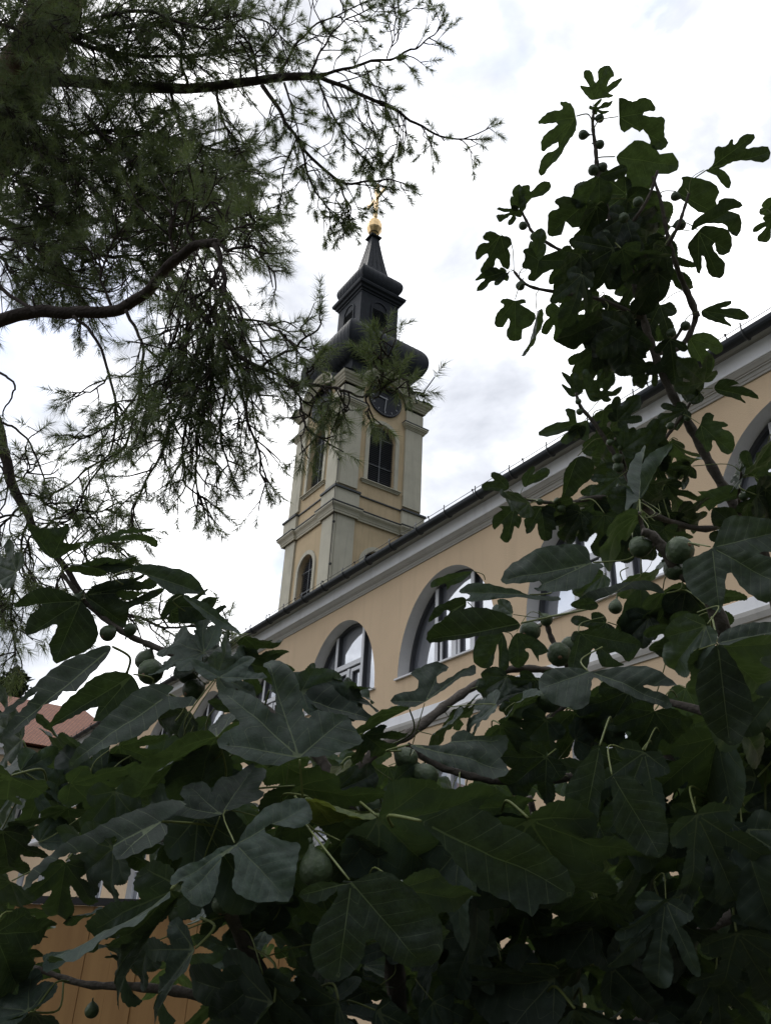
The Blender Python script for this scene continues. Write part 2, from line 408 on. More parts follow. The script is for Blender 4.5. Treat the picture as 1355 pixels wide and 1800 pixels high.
def catmull(pts, per=6, closed=False):
    pts = [Vector(p) for p in pts]; n = len(pts); out = []
    rng = range(n) if closed else range(n - 1)
    for i in rng:
        if closed: p0, p1, p2, p3 = pts[i - 1], pts[i], pts[(i + 1) % n], pts[(i + 2) % n]
        else: p0, p1, p2, p3 = pts[max(i - 1, 0)], pts[i], pts[i + 1], pts[min(i + 2, n - 1)]
        for k in range(per):
            t = k / per
            out.append(0.5 * ((2 * p1) + (p2 - p0) * t + (2 * p0 - 5 * p1 + 4 * p2 - p3) * t * t + (3 * p1 - p0 - 3 * p2 + p3) * t ** 3))
    if not closed: out.append(pts[-1].copy())
    return out
def arch(cx, a, z0, zs, b, n=24):
    """outline of a round-headed opening: half width a, foot z0, springing zs, rise b"""
    pts = [(cx - a, z0)]
    for k in range(n + 1):
        t = math.pi - math.pi * k / n
        pts.append((cx + a * math.cos(t), zs + b * math.sin(t)))
    pts.append((cx + a, z0))
    return pts
# ------------------------------------------------------------------ the ground
g = MB(); g.add([(-900, -900, 0), (900, -900, 0), (900, 900, 0), (-900, 900, 0)], [(0, 1, 2, 3)])
go = g.build('ground', M['ground']); go['kind'] = 'structure'

# ------------------------------------------------------------------ church nave, long wall on the plane y = 9
NX0, NX1, NY, DEPTH = -47.4, 10.0, 9.0, 14.0
nave = thing('church_nave', 'long ochre church nave with arched windows and white cornice below the tower', 'church', ((NX0 + NX1) / 2, NY + DEPTH / 2, 0))
WIN_A, WIN_B, WIN_Z0, WIN_ZS = 1.47, 1.80, 6.60, 6.66
wins = [c for c in [-15.48 - 3.66 * k for k in range(8, -1, -1)] + [-11.72, -8.05, -4.38, -0.7, 3.0, 6.7]]
low_w, low_z0, low_z1 = 0.62, 2.3, 4.6
holes = [arch(c, WIN_A, WIN_Z0, WIN_ZS, WIN_B, 36) for c in wins]
lows = [arch(c, low_w, low_z0, low_z1, 0.35, 10) for c in wins]
outer = [(NX0, 0.0), (NX1, 0.0), (NX1, 9.38), (NX0, 9.38)]
vs, fs = holed_sheet(outer, holes + lows)
wm = MB(); wm.add([(x, NY, z) for x, z in vs], fs)
# thickness of the wall is shown by the reveals; side, back and far walls close the body
wm.add([(NX1, NY, 0), (NX1, NY + DEPTH, 0), (NX1, NY + DEPTH, 9.38), (NX1, NY, 9.38)], [(0, 1, 2, 3)])
wm.add([(NX1, NY + DEPTH, 0), (NX0, NY + DEPTH, 0), (NX0, NY + DEPTH, 9.38), (NX1, NY + DEPTH, 9.38)], [(0, 1, 2, 3)])
wm.add([(NX0, NY, 0), (NX0, NY + DEPTH, 0), (NX0, NY + DEPTH, 9.38), (NX0, NY, 9.38)], [(0, 1, 2, 3)])
wm.build('wall', M['ochre'], nave)

def reveal(loop, y0, y1):
    m = MB(); n = len(loop)
    m.add([(x, y0, z) for x, z in loop] + [(x, y1, z) for x, z in loop], [(i, (i + 1) % n, n + (i + 1) % n, n + i) for i in range(n)], False)
    return m
RV = 0.27
for c in wins:
    lp = arch(c, WIN_A, WIN_Z0, WIN_ZS, WIN_B, 36)
    w = reveal(lp, NY + 0.001, NY + RV + 0.16).build('window', M['reveal'], nave)
    # glass at the back of the reveal
    gm = MB(); gm.add([(x, NY + RV + 0.075, z) for x, z in lp], [tuple(range(len(lp)))])
    gm.build('glass', M['glass'], w)
    # dark band that follows the arch
    fo = MB(); inner = arch(c, WIN_A - 0.06, WIN_Z0 + 0.03, WIN_ZS, WIN_B - 0.06, 36)
    n = len(lp); vs = [(x, NY + RV, z) for x, z in lp] + [(x, NY + RV, z) for x, z in inner] + [(x, NY + RV + 0.073, z) for x, z in inner]
    fo.add(vs, [(i, i + 1, n + i + 1, n + i) for i in range(n - 1)] + [(n + i, n + i + 1, 2 * n + i + 1, 2 * n + i) for i in range(n - 1)])
    fo.build('arch_band', M['window_dark'], w)
    fr = MB(); gk = MB(); yb = NY + RV + 0.071  # pale bars, each with a narrow dark strip along one side
    def ztop(x): return WIN_ZS + (WIN_B - 0.05) * math.sqrt(max(0, 1 - ((x - c) / WIN_A) ** 2))
    for sx in (-0.55, 0.55):
        xm = c + sx
        fr.box(xm - 0.055, xm + 0.04, NY + RV - 0.03, yb, WIN_Z0 + 0.004, ztop(xm) - 0.01)
        gk.box(xm + 0.042, xm + 0.058, NY + RV - 0.02, yb, WIN_Z0 + 0.006, ztop(xm + .06) - 0.02)
    zt = 7.45
    fr.box(c - 0.506, c + 0.491, NY + RV - 0.028, yb, zt, zt + 0.11)
    gk.box(c - 0.473, c + 0.491, NY + RV - 0.01, yb, zt - 0.018, zt - 0.003)
    fr.box(c - 0.045, c + 0.045, NY + RV - 0.026, yb, WIN_Z0 + 0.005, zt - 0.037)
    for s in (-1, 1):                                                # the two sashes under the transom
        xa, xb = (c - 0.47, c - 0.062) if s < 0 else (c + 0.062, c + 0.488)
        fr.box(xa, xb, NY + RV + 0.0, yb, zt - 0.115, zt - 0.04); fr.box(xa, xb, NY + RV + 0.0, yb, WIN_Z0 + 0.05, WIN_Z0 + 0.12)
        fr.box(xa, xa + 0.06, NY + RV + 0.0, yb, WIN_Z0 + 0.121, zt - 0.116); fr.box(xb - 0.06, xb, NY + RV + 0.0, yb, WIN_Z0 + 0.121, zt - 0.116)
        gk.box(xa + 0.062, xa + 0.075, NY + RV + 0.02, yb, WIN_Z0 + 0.122, zt - 0.118)
        gk.box(xa + 0.077, xb - 0.062, NY + RV + 0.02, yb, zt - 0.13, zt - 0.118)
    fr.box(c - WIN_A + 0.05, c - 0.61, NY + RV + 0.005, yb, WIN_Z0 + 0.004, WIN_Z0 + 0.06); fr.box(c + 0.62, c + WIN_A - 0.05, NY + RV + 0.005, yb, WIN_Z0 + 0.004, WIN_Z0 + 0.06)
    fr.build('frame', M['frame'], w); gk.build('window_dark', M['window_dark'], w)
    sl = MB(); sl.box(c - WIN_A - 0.05, c + WIN_A + 0.05, NY - 0.055, NY + RV - 0.035, WIN_Z0 - 0.035, WIN_Z0 - 0.002)
    sl.build('sill', M['frame'], w)
    # lower storey window
    lp = arch(c, low_w, low_z0, low_z1, 0.35, 10)
    w2 = reveal(lp, NY + 0.001, NY + 0.3).build('window', M['reveal'], nave)
    gm = MB(); gm.add([(x, NY + 0.22, z) for x, z in lp], [tuple(range(len(lp)))]); gm.build('glass', M['glass'], w2)
    fr = MB(); fr.box(c - 0.05, c + 0.05, NY + 0.15, NY + 0.218, low_z0 + .05, low_z1 + 0.33); fr.box(c - low_w + .05, c - .053, NY + 0.152, NY + 0.217, 3.85, 3.95); fr.box(c + .053, c + low_w - .05, NY + 0.152, NY + 0.217, 3.85, 3.95)
    for s in (-1, 1): fr.box(c + s * low_w - (0.05 if s > 0 else 0), c + s * low_w + (0 if s > 0 else 0.05), NY + 0.151, NY + 0.219, low_z0 + .05, low_z1)
    fr.box(c - low_w + .052, c + low_w - .052, NY + 0.153, NY + 0.216, low_z0, low_z0 + .048)
    fr.build('frame', M['frame'], w2)

def run(prof, name, mat, x0=NX0, x1=NX1 + 0.3):
    m = MB(); m.sweep([((x0, 0, 0), (0, 1, 0), (0, 0, 1)), ((x1, 0, 0), (0, 1, 0), (0, 0, 1))], prof)
    return m.build(name, mat, nave)
# cornice, from the wall outwards (y, z)
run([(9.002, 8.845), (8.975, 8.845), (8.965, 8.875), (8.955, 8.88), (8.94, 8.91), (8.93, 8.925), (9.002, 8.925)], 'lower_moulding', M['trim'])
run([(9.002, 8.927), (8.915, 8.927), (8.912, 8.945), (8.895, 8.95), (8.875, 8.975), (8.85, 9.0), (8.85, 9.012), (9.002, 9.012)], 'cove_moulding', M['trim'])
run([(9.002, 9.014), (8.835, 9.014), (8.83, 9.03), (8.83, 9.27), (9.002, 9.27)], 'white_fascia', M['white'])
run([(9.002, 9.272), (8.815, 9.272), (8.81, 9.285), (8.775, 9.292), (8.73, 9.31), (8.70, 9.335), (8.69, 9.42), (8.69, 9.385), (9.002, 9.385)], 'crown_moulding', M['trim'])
# string course between the storeys
run([(9.002, 5.66), (8.94, 5.66), (8.94, 5.83), (9.002, 5.86)], 'string_course', M['white'])
run([(9.002, 5.46), (8.975, 5.46), (8.965, 5.52), (8.94, 5.53), (8.915, 5.60), (8.915, 5.657), (9.002, 5.657)], 'string_moulding', M['trim'])
# gutter with brackets, and the thin conductor wire on its stands
gp = []
for k in range(9):
    t = math.pi + math.pi * k / 8; gp.append((8.60 + 0.085 * math.cos(t), 9.29 + 0.085 * math.sin(t)))
gp += [(8.685, 9.315), (8.515, 9.315)]
gu = run(gp, 'gutter', M['gutter'])
wr = MB(); bm_ = MB()
t = [(0, 8.60 + 0.098 * math.cos(a), 9.29 + 0.098 * math.sin(a)) for a in [math.pi + math.pi * k / 8 for k in range(9)]]
bm_.tube([(0, 8.502, 9.42)] + t + [(0, 8.71, 9.35)], 0.012, 5)
gb = bm_.build('gutter_bracket', M['flash'], gu); gb.location.x = NX0 + 0.4
x = NX0 + 0.4 + 0.92
while x < NX1:
    g2 = gb.copy(); COL.objects.link(g2); g2.parent = gu; g2.location.x = x; x += 0.92
x = NX0 + 0.6
while x < NX1:
    wr.tube([(x, 8.60, 9.33), (x, 8.56, 9.42)], 0.009, 5); wr.lathe((x, 8.56, 9.41), [(0.0, 0), (0.018, 0.0), (0.018, 0.03), (0, 0.035)], 6)
    x += 1.35
wr.tube([(NX0, 8.56, 9.42), (-30, 8.56, 9.415), (-15, 8.56, 9.42), (-5, 8.56, 9.415), (NX1, 8.56, 9.42)], 0.006, 5)
wr.build('conductor_wire', M['cable'], nave)
rf = MB(); ym = NY + DEPTH / 2; zr = 9.36 + (DEPTH / 2 + 0.3) * 0.50
rf.add([(NX0, 8.70, 9.42), (NX1 + .3, 8.70, 9.42), (NX1 + .3, ym, zr), (NX0, ym, zr), (NX0, NY + DEPTH + .4, 9.42), (NX1 + .3, NY + DEPTH + .4, 9.42),
        (NX0, 8.70, 9.388), (NX1 + .3, 8.70, 9.388), (NX0, NY + DEPTH + .4, 9.388), (NX1 + .3, NY + DEPTH + .4, 9.388)],
       [(0, 1, 2, 3), (3, 2, 5, 4), (0, 6, 7, 1), (4, 5, 9, 8), (6, 8, 9, 7), (0, 3, 4, 8, 6), (1, 7, 9, 5, 2)])
rf.build('roof', M['slate'], nave)

# ------------------------------------------------------------------ church tower
TX, TY = -39.318, 23.064
tower = thing('church_tower', 'square ochre and cream baroque bell tower with dark onion roof and gold cross', 'tower', (TX, TY, 0))
S_REC, S_PIL = 2.86, 3.0
def faceframe(k):
    """outward normal n and sideways s of tower face k"""
    n = [Vector((0, -1, 0)), Vector((1, 0, 0)), Vector((0, 1, 0)), Vector((-1, 0, 0))][k]
    s = Vector((0, 0, 1)).cross(n)
    return n, s
TC = Vector((TX, TY, 0))
def tp(k, a, out, z):
    n, s = faceframe(k); return TC + n * out + s * a + Vector((0, 0, z))
BW, BZ0, BZS = 0.95, 26.85, 30.20          # belfry opening
LW, LZ0, LZS = 0.88, 19.4, 21.5            # lower opening
wall = MB(); lowc = 24.0
for k in range(4):
    outer = [(-S_REC, 8.0), (S_REC, 8.0), (S_REC, 33.0), (1.55, 33.0)]
    for i in range(13):
        t = math.pi * i / 12; outer.append((1.55 * math.cos(t), 33.1 + 1.75 * math.sin(t)))
    outer += [(-1.55, 33.0), (-S_REC, 33.0)]
    hs = [arch(0, BW, BZ0, BZS, 0.98, 20), arch(0, LW, LZ0, LZS, 0.95, 20)]
    vs, fs = holed_sheet(outer, hs)
    wall.add([tp(k, a, S_REC, z) for a, z in vs], fs)
wall.add([(TX - S_REC, TY - S_REC, 33), (TX + S_REC, TY - S_REC, 33), (TX + S_REC, TY + S_REC, 33), (TX - S_REC, TY + S_REC, 33)], [(0, 1, 2, 3)])
wall.build('wall', M['ochre_tower'], tower)
for k in range(4):
    cx_, cy_ = [(-1, -1), (1, -1), (1, 1), (-1, 1)][k]
    def corner_box(m, w0, w1, z0, z1, edge=0.05):
        # an L of pilaster faces with a slightly recessed arris
        x0, x1 = sorted((TX + cx_ * w0, TX + cx_ * w1)); y0, y1 = sorted((TY + cy_ * w0, TY + cy_ * w1))
        m.box(x0, x1, y0, y1, z0, z1)
    p = MB(); corner_box(p, 1.62, S_PIL - 0.05, 26.0, 33.0)
    xa, xb = sorted((TX + cx_ * 1.62, TX + cx_ * (S_PIL - 0.16))); y0, y1 = sorted((TY + cy_ * (S_PIL - 0.06), TY + cy_ * S_PIL))
    p.box(xa, xb, y0, y1, 26.0, 33.0)
    ya, yb_ = sorted((TY + cy_ * 1.62, TY + cy_ * (S_PIL - 0.16))); x0, x1 = sorted((TX + cx_ * (S_PIL - 0.06), TX + cx_ * S_PIL))
    p.box(x0, x1, ya, yb_, 26.0, 33.0)
    # lower order
    corner_box(p, 1.62, S_PIL - 0.07, 8.0, 24.0)
    xa, xb = sorted((TX + cx_ * 1.62, TX + cx_ * (S_PIL - 0.2))); y0, y1 = sorted((TY + cy_ * (S_PIL - 0.08), TY + cy_ * (S_PIL - 0.02)))
    p.box(xa, xb, y0, y1, 8.0, 24.0)
    ya, yb_ = sorted((TY + cy_ * 1.62, TY + cy_ * (S_PIL - 0.2))); x0, x1 = sorted((TX + cx_ * (S_PIL - 0.08), TX + cx_ * (S_PIL - 0.02)))
    p.box(x0, x1, ya, yb_, 8.0, 24.0)
    # plinth of the belfry order, above the cornice
    corner_box(p, 1.50, 3.12, 24.55, 25.60)
    p.build('pilaster', M['cream'], tower)
plinth = MB(); plinth.square_lathe(TX, TY, [(2.94, 24.50), (2.94, 25.60)], cap=False); plinth.build('plinth_band', M['ochre_tower'], tower)
fl = MB()
fl.square_lathe(TX, TY, [(2.8, 25.60), (3.02, 25.60), (3.02, 25.67), (2.8, 25.74)], cap=False)
for cx_, cy_ in [(-1, -1), (1, -1), (1, 1), (-1, 1)]:
    x0, x1 = sorted((TX + cx_ * 1.46, TX + cx_ * 3.215)); y0, y1 = sorted((TY + cy_ * 1.46, TY + cy_ * 3.215))
    fl.box(x0, x1, y0, y1, 25.602, 25.722)
fl.build('ledge_flashing', M['flash'], tower)
# main cornice with a break over each pilaster
def cornice(base, prof, zb, a0, a1):
    """square ring with breaks: prof = (projection, height)"""
    m = MB()
    # plan outline with the corner breaks
    for k in range(4):
        for (s0, s1, b0) in ((-a1, -a0, base + 0.10), (-a0, a0, base - 0.04), (a0, a1, base + 0.10)):
            n, s = faceframe(k)
            path = []
            for sv, end in ((s0, s0 == -a1), (s1, s1 == a1)):
                o = TC + s * sv + Vector((0, 0, zb))
                path.append((o, sv, end))
            vs = []
            for (o, sv, end) in path:
                for (pr, h) in prof:
                    q = TC + s * sv + n * (b0 + pr) + Vector((0, 0, zb + h))
                    if end: q += s * math.copysign(b0 + pr - a1, sv)          # mitre
                    elif b0 > base: q += s * (-math.copysign(pr * 0.55, sv))      # small return
                    vs.append(q)
            L = len(prof)
            m.add(vs, [(i, i + 1, L + i + 1, L + i) for i in range(L - 1)])
            if b0 > base:
                # returns of the break
                sv = -a0 if s0 == -a1 else a0
                r = [TC + s * (sv - math.copysign(pr * 0.55, sv)) + n * (b0 + pr) + Vector((0, 0, zb + h)) for pr, h in prof]
                r2 = [TC + s * (sv - math.copysign(pr * 0.55, sv)) + n * (b0 - 0.2) + Vector((0, 0, zb + h)) for pr, h in prof]
                m.add(r + r2, [(i, i + 1, L + i + 1, L + i) for i in range(L - 1)])
    return m
cprof = [(-0.05, 0.0), (0.03, 0.0), (0.04, 0.10), (0.07, 0.12), (0.09, 0.20), (0.10, 0.22), (0.15, 0.30), (0.22, 0.36), (0.23, 0.40), (0.26, 0.41), (0.27, 0.50), (-0.1, 0.53)]
cm = cornice(3.0, cprof, 24.0, 1.50, 3.10); cm.build('cornice', M['cream'], tower)
ft = cornice(3.0, [(-0.15, 0.0), (0.30, 0.0), (0.30, 0.05), (-0.15, 0.09)], 24.532, 1.50, 3.10); ft.build('cornice_flashing', M['flash'], tower)
# pilaster capitals
for cx_, cy_ in [(-1, -1), (1, -1), (1, 1), (-1, 1)]:
    kp = MB(); kf = MB()
    for w, z0, z1 in ((3.05, 31.60, 31.68), (3.09, 31.68, 31.76), (3.16, 31.76, 31.86), (3.21, 31.86, 31.97)):
        x0, x1 = sorted((TX + cx_ * (1.62 - (w - 3.0)), TX + cx_ * w)); y0, y1 = sorted((TY + cy_ * (1.62 - (w - 3.0)), TY + cy_ * w))
        kp.box(x0, x1, y0, y1, z0, z1 - 0.003)
    x0, x1 = sorted((TX + cx_ * 1.38, TX + cx_ * 3.235)); y0, y1 = sorted((TY + cy_ * 1.38, TY + cy_ * 3.235))
    kf.box(x0, x1, y0, y1, 31.972, 32.03)
    kf.build('capital_flashing', M['flash'], kp.build('capital', M['cream'], tower))
# top cornice, arched over each clock
uprof = [(-0.06, 0.0), (0.04, 0.0), (0.05, 0.09), (0.11, 0.12), (0.13, 0.20), (0.21, 0.28), (0.24, 0.36), (0.32, 0.42), (0.36, 0.52), (0.36, 0.58), (-0.06, 0.62)]
uc = MB(); uf = MB()
RA = 1.55
for k in range(4):
    n, s = faceframe(k)
    st = []          # stations: (position along face, height, direction in which the profile grows)
    st.append((-3.02, 33.2, (0, 1), True)); st.append((-1.95, 33.2, (0, 1), False)); st.append((-1.72, 33.22, (-.35, .94), False))
    for i in range(1, 16):
        t = math.pi - math.pi * i / 16
        st.append((RA * math.cos(t), 33.15 + RA * math.sin(t) * 0.92, (math.cos(t), math.sin(t)), False))
    st.append((1.72, 33.22, (.35, .94), False)); st.append((1.95, 33.2, (0, 1), False)); st.append((3.02, 33.2, (0, 1), True))
    def ring(m, prof):
        vs = []; L = len(prof)
        for a, z, (da, dz), end in st:
            for pr, h in prof:
                q = TC + n * (3.02 + pr) + s * (a + da * h) + Vector((0, 0, z + dz * h))
                if end: q += s * math.copysign(pr, a)
                vs.append(q)
        m.add(vs, [(i * L + j, i * L + j + 1, (i + 1) * L + j + 1, (i + 1) * L + j) for i in range(len(st) - 1) for j in range(L - 1)])
    ring(uc, uprof)
    ring(uf, [(-0.5, 0.70), (0.39, 0.585), (0.395, 0.63), (-0.4, 0.76)])
uc.build('top_cornice', M['cream'], tower); uf.build('top_cornice_flashing', M['slate'], tower)
# field behind the clock up to the arch
for k in range(4):
    n, s = faceframe(k)
    ck = MB(); pts = [tp(k, 1.22 * math.cos(2 * math.pi * i / 40), 2.98, 33.10 + 1.22 * math.sin(2 * math.pi * i / 40)) for i in range(40)]
    ptb = [p - n * 0.13 for p in pts]
    ck.add(pts + ptb, [tuple(range(40))] + [(i, (i + 1) % 40, 40 + (i + 1) % 40, 40 + i) for i in range(40)])
    c_o = ck.build('clock_face', M['clock'], tower)
    nm = MB()
    def bar(a0, z0, a1, z1, w, out=2.99, d=0.008):
        p, q = tp(k, a0, out, 33.10 + z0), tp(k, a1, out, 33.10 + z1)
        ax = (q - p) / 2
        if ax.length < 1e-6: return
        nm.obox((p + q) / 2, ax, ax.normalized().cross(n) * w / 2, n * d)
    for h in range(12):
        th = math.radians(30 * h); bar(math.cos(th) * .90, math.sin(th) * .90, math.cos(th) * 1.05, math.sin(th) * 1.05, 0.05 if h % 3 else 0.085)
    for i in range(60):
        th = 2 * math.pi * i / 60; bar(math.cos(th) * 1.12, math.sin(th) * 1.12, math.cos(th) * 1.165, math.sin(th) * 1.165, 0.035)
    nm.build('numerals', M['clockw'], c_o)
    nm = MB(); bar(0.03, 0.14, -0.06, -0.92, 0.055, 3.02, 0.01); bar(0.12, 0.02, -0.55, 0.05, 0.08, 3.035, 0.01)
    nm.build('hands', M['clockw'], c_o)
# windows of the tower
def tower_window(k, a, z0, zs, b, name):
    n, s = faceframe(k)
    lp = arch(0, a, z0, zs, b, 20); L = len(lp)
    rv = MB(); rv.add([tp(k, x, S_REC + .001, z) for x, z in lp] + [tp(k, x, S_REC - 0.42, z) for x, z in lp], [(i, (i + 1) % L, L + (i + 1) % L, L + i) for i in range(L)])
    w = rv.build(name, M['ochre_tower'], tower)
    arv = MB(); out = arch(0, a + 0.26, z0, zs, b + 0.26, 20); inn = arch(0, a + 0.004, z0, zs, b + 0.004, 20)
    o0 = [tp(k, x, S_REC + 0.002, z) for x, z in out]; o1 = [tp(k, x, S_REC + 0.09, z) for x, z in out]
    i0 = [tp(k, x, S_REC + 0.002, z) for x, z in inn]; i1 = [tp(k, x, S_REC + 0.09, z) for x, z in inn]
    arv.add(o0 + o1 + i1 + i0, [(i + r * L, i + 1 + r * L, i + 1 + (r + 1) * L, i + (r + 1) * L) for i in range(L - 1) for r in range(3)])
    arv.build('surround', M['cream'], w)
    si = MB()
    for (w_, o_, h0, h1) in ((a + 0.42, 0.14, -0.13, -0.05), (a + 0.48, 0.22, -0.05, 0.0), (a + 0.36, 0.10, -0.21, -0.13)):
        c = tp(k, 0, S_REC + o_ / 2 - 0.02, z0 + (h0 + h1) / 2); si.obox(c, s * w_, n * (o_ / 2 + 0.02), Vector((0, 0, (h1 - h0) / 2 - .0015)))
    si.build('sill', M['cream'], w)
    bkm = MB(); bkm.add([tp(k, x, S_REC - 0.37, z) for x, z in lp], [tuple(range(L))]); bkm.build('dark_opening', M['window_dark'], w)
    lv = MB()
    def half(z): return a - 0.02 if z <= zs else (a - 0.02) * math.sqrt(max(0.0, 1 - ((z - zs) / b) ** 2))
    z = z0 + 0.08
    while z < zs + b - 0.12:
        hw = half(z + 0.05)
        c = tp(k, 0, S_REC - 0.28, z); lv.obox(c, s * hw, n * 0.055 + Vector((0, 0, -0.045)), (n * 0.35 + Vector((0, 0, 0.5))).normalized() * 0.011)
        z += 0.135
    lv.build('louvre', M['louvre'], w)
    br = MB(); c = tp(k, 0, S_REC - 0.205, (z0 + zs + b) / 2); br.obox(c, s * 0.03, n * 0.015, Vector((0, 0, (zs + b - z0) / 2 - 0.02)))
    for zz in (z0 + (zs - z0) * 0.42, zs + 0.05):
        br.obox(tp(k, 0, S_REC - 0.206, zz), s * (half(zz) - 0.0), n * 0.014, Vector((0, 0, 0.024)))
    br.build('bars', M['louvre_bar'], w)
for k in range(4):
    tower_window(k, BW, BZ0, BZS, 0.98, 'belfry_window')
    tower_window(k, LW, LZ0, LZS, 0.95, 'stair_window')
# onion roof
def smooth_prof(pts, per=5): return [(p.x, p.y) for p in catmull([(a, b, 0) for a, b in pts], per)]
on = MB()
on.square_lathe(TX, TY, [(3.30, 33.85), (2.9, 34.15), (2.45, 34.6)] , cap=False)
on.square_lathe(TX, TY, smooth_prof([(2.45, 34.6), (2.2, 35.2), (2.2, 35.75), (2.55, 36.02), (2.88, 36.42), (3.10, 36.95), (3.15, 37.5), (3.05, 38.02), (2.78, 38.50), (2.36, 38.85), (1.9, 39.02), (1.5, 39.1)]), True, False)
def seams(m, prof, step, r=0.014):
    wmax = max(w for w, z in prof); n_ = int(wmax / step)
    for k in range(4):
        for i in range(-n_, n_ + 1):
            a = i * step; run_ = []
            for w, z in prof + [(-9, 0)]:
                if w > abs(a) + .03: run_.append(tp(k, a, w + .002, z))
                else:
                    if len(run_) > 2: m.tube(run_, r, 4)
                    run_ = []
seams(on, smooth_prof([(2.2, 35.75), (2.55, 36.02), (2.88, 36.42), (3.10, 36.95), (3.15, 37.5), (3.05, 38.02), (2.78, 38.50), (2.36, 38.85), (1.9, 39.02)]), 0.42)
on.build('onion_roof', M['slate'], tower)
la = MB(); la.square_lathe(TX, TY, [(1.52, 38.9), (1.52, 42.75)], cap=False)
lan = la.build('lantern', M['slate'], tower)
lc = MB(); lc.square_lathe(TX, TY, [(1.52, 42.60), (1.58, 42.62), (1.60, 42.75), (1.70, 42.80), (1.74, 42.95), (1.88, 43.05), (1.92, 43.20), (1.92, 43.27), (1.5, 43.42)], cap=False)
lc.build('lantern_cornice', M['slate'], tower)
ub = MB(); ub.square_lathe(TX, TY, smooth_prof([(1.30, 43.4), (1.42, 43.62), (1.62, 43.92), (1.72, 44.28), (1.71, 44.62), (1.58, 44.95), (1.34, 45.2), (1.08, 45.34), (0.85, 45.4)]), True, False)
seams(ub, smooth_prof([(1.42, 43.62), (1.62, 43.92), (1.72, 44.28), (1.71, 44.62), (1.58, 44.95), (1.34, 45.2), (1.08, 45.34)]), 0.40, 0.012)
ub.build('upper_onion', M['slate'], tower)
spr = MB(); spr.square_lathe(TX, TY, [(0.98, 45.3), (0.87, 45.9), (0.76, 46.5), (0.64, 47.2), (0.50, 48.1), (0.37, 49.0), (0.29, 49.6)], cap=False)
spr.square_lathe(TX, TY, [(0.28, 49.58), (0.44, 49.60), (0.47, 49.72), (0.36, 49.80), (0.20, 50.05)])
# standing seams of the sheet roof
for k in range(4):
    n, s = faceframe(k)
    for f_ in (-0.5, 0.0, 0.5):
        spr.tube([tp(k, 0.87 * f_, 0.872, 45.95), tp(k, 0.64 * f_, 0.642, 47.2), tp(k, 0.37 * f_, 0.372, 49.0), tp(k, 0.29 * f_, 0.292, 49.58)], 0.012, 4)
spr.build('spire', M['slate'], tower)
for k in range(4):
    n, s = faceframe(k)
    a, z0, zs, b = 0.58, 39.6, 41.55, 0.58
    lp = arch(0, a, z0, zs, b, 16); out = arch(0, a + .12, z0, zs, b + .12, 16); L = len(lp)
    fr = MB(); o0 = [tp(k, x, 1.522, z) for x, z in out]; o1 = [tp(k, x, 1.58, z) for x, z in out]; i1 = [tp(k, x, 1.58, z) for x, z in lp]; i0 = [tp(k, x, 1.522, z) for x, z in lp]
    fr.add(o0 + o1 + i1 + i0, [(i + r * L, i + 1 + r * L, i + 1 + (r + 1) * L, i + (r + 1) * L) for i in range(L - 1) for r in range(3)])
    lw = fr.build('lantern_window', M['slate'], tower)
    lv = MB(); z = z0 + .1
    while z < zs:
        lv.obox(tp(k, 0, 1.55, z), s * (a - .005), n * 0.03 + Vector((0, 0, -0.04)), Vector((0, 0, 0.012)) + n * 0.01); z += 0.125
    lv.build('louvre', M['gutter'], lw)
ba = MB(); ba.lathe((TX, TY, 50.0), [(0.16, 0.0), (0.30, 0.18), (0.40, 0.22), (0.56, 0.52), (0.60, 0.62), (0.60, 1.05), (0.53, 1.12), (0.50, 1.38), (0.30, 1.52), (0.14, 1.62), (0.12, 1.95)], 10, False)
ba.build('gilded_ball', M['gold'], tower)
cr = MB(); cr.box(TX - .15, TX + .15, TY - .12, TY + .12, 51.9, 55.3); cr.box(TX - 1.12, TX - .152, TY - .09, TY + .09, 53.93, 54.23); cr.box(TX + .152, TX + 1.12, TY - .09, TY + .09, 53.93, 54.23)
for p in ((TX - 1.12, TY, 54.085), (TX + 1.12, TY, 54.085)): cr.box(p[0] - .07, p[0] + .07, TY - .10, TY + .10, p[2] - .14, p[2] + .14)
cr.box(TX - .18, TX + .18, TY - .12, TY + .12, 55.16, 55.42)
cr.build('cross', M['gold'], tower)
# lightning conductor down the near corner, with clips
cb = MB(); cx_, cy_ = TX + 2.955, TY - 2.955
cp_ = [(cx_ + .06, cy_ - .06, 33.0), (cx_ + .06, cy_ - .06, 26.1), (cx_ + .27, cy_ - .27, 25.75), (cx_ + .27, cy_ - .27, 25.5), (cx_ + .22, cy_ - .22, 24.65), (cx_ + .44, cy_ - .44, 24.6), (cx_ + .42, cy_ - .42, 24.4), (cx_ + .06, cy_ - .06, 23.9), (cx_ + .02, cy_ - .05, 22.0), (cx_ - .01, cy_ - .05, 18.0), (cx_ - .01, cy_ - .05, 10)]
cb.tube(cp_, 0.022, 6)
for z in (32.2, 30.4, 27.5, 25.2, 23.4, 20.8, 18.6): cb.box(cx_ - .02, cx_ + .1, cy_ - .1, cy_ + .02, z - .05, z + .05)
cb.build('lightning_conductor', M['cable'], tower)

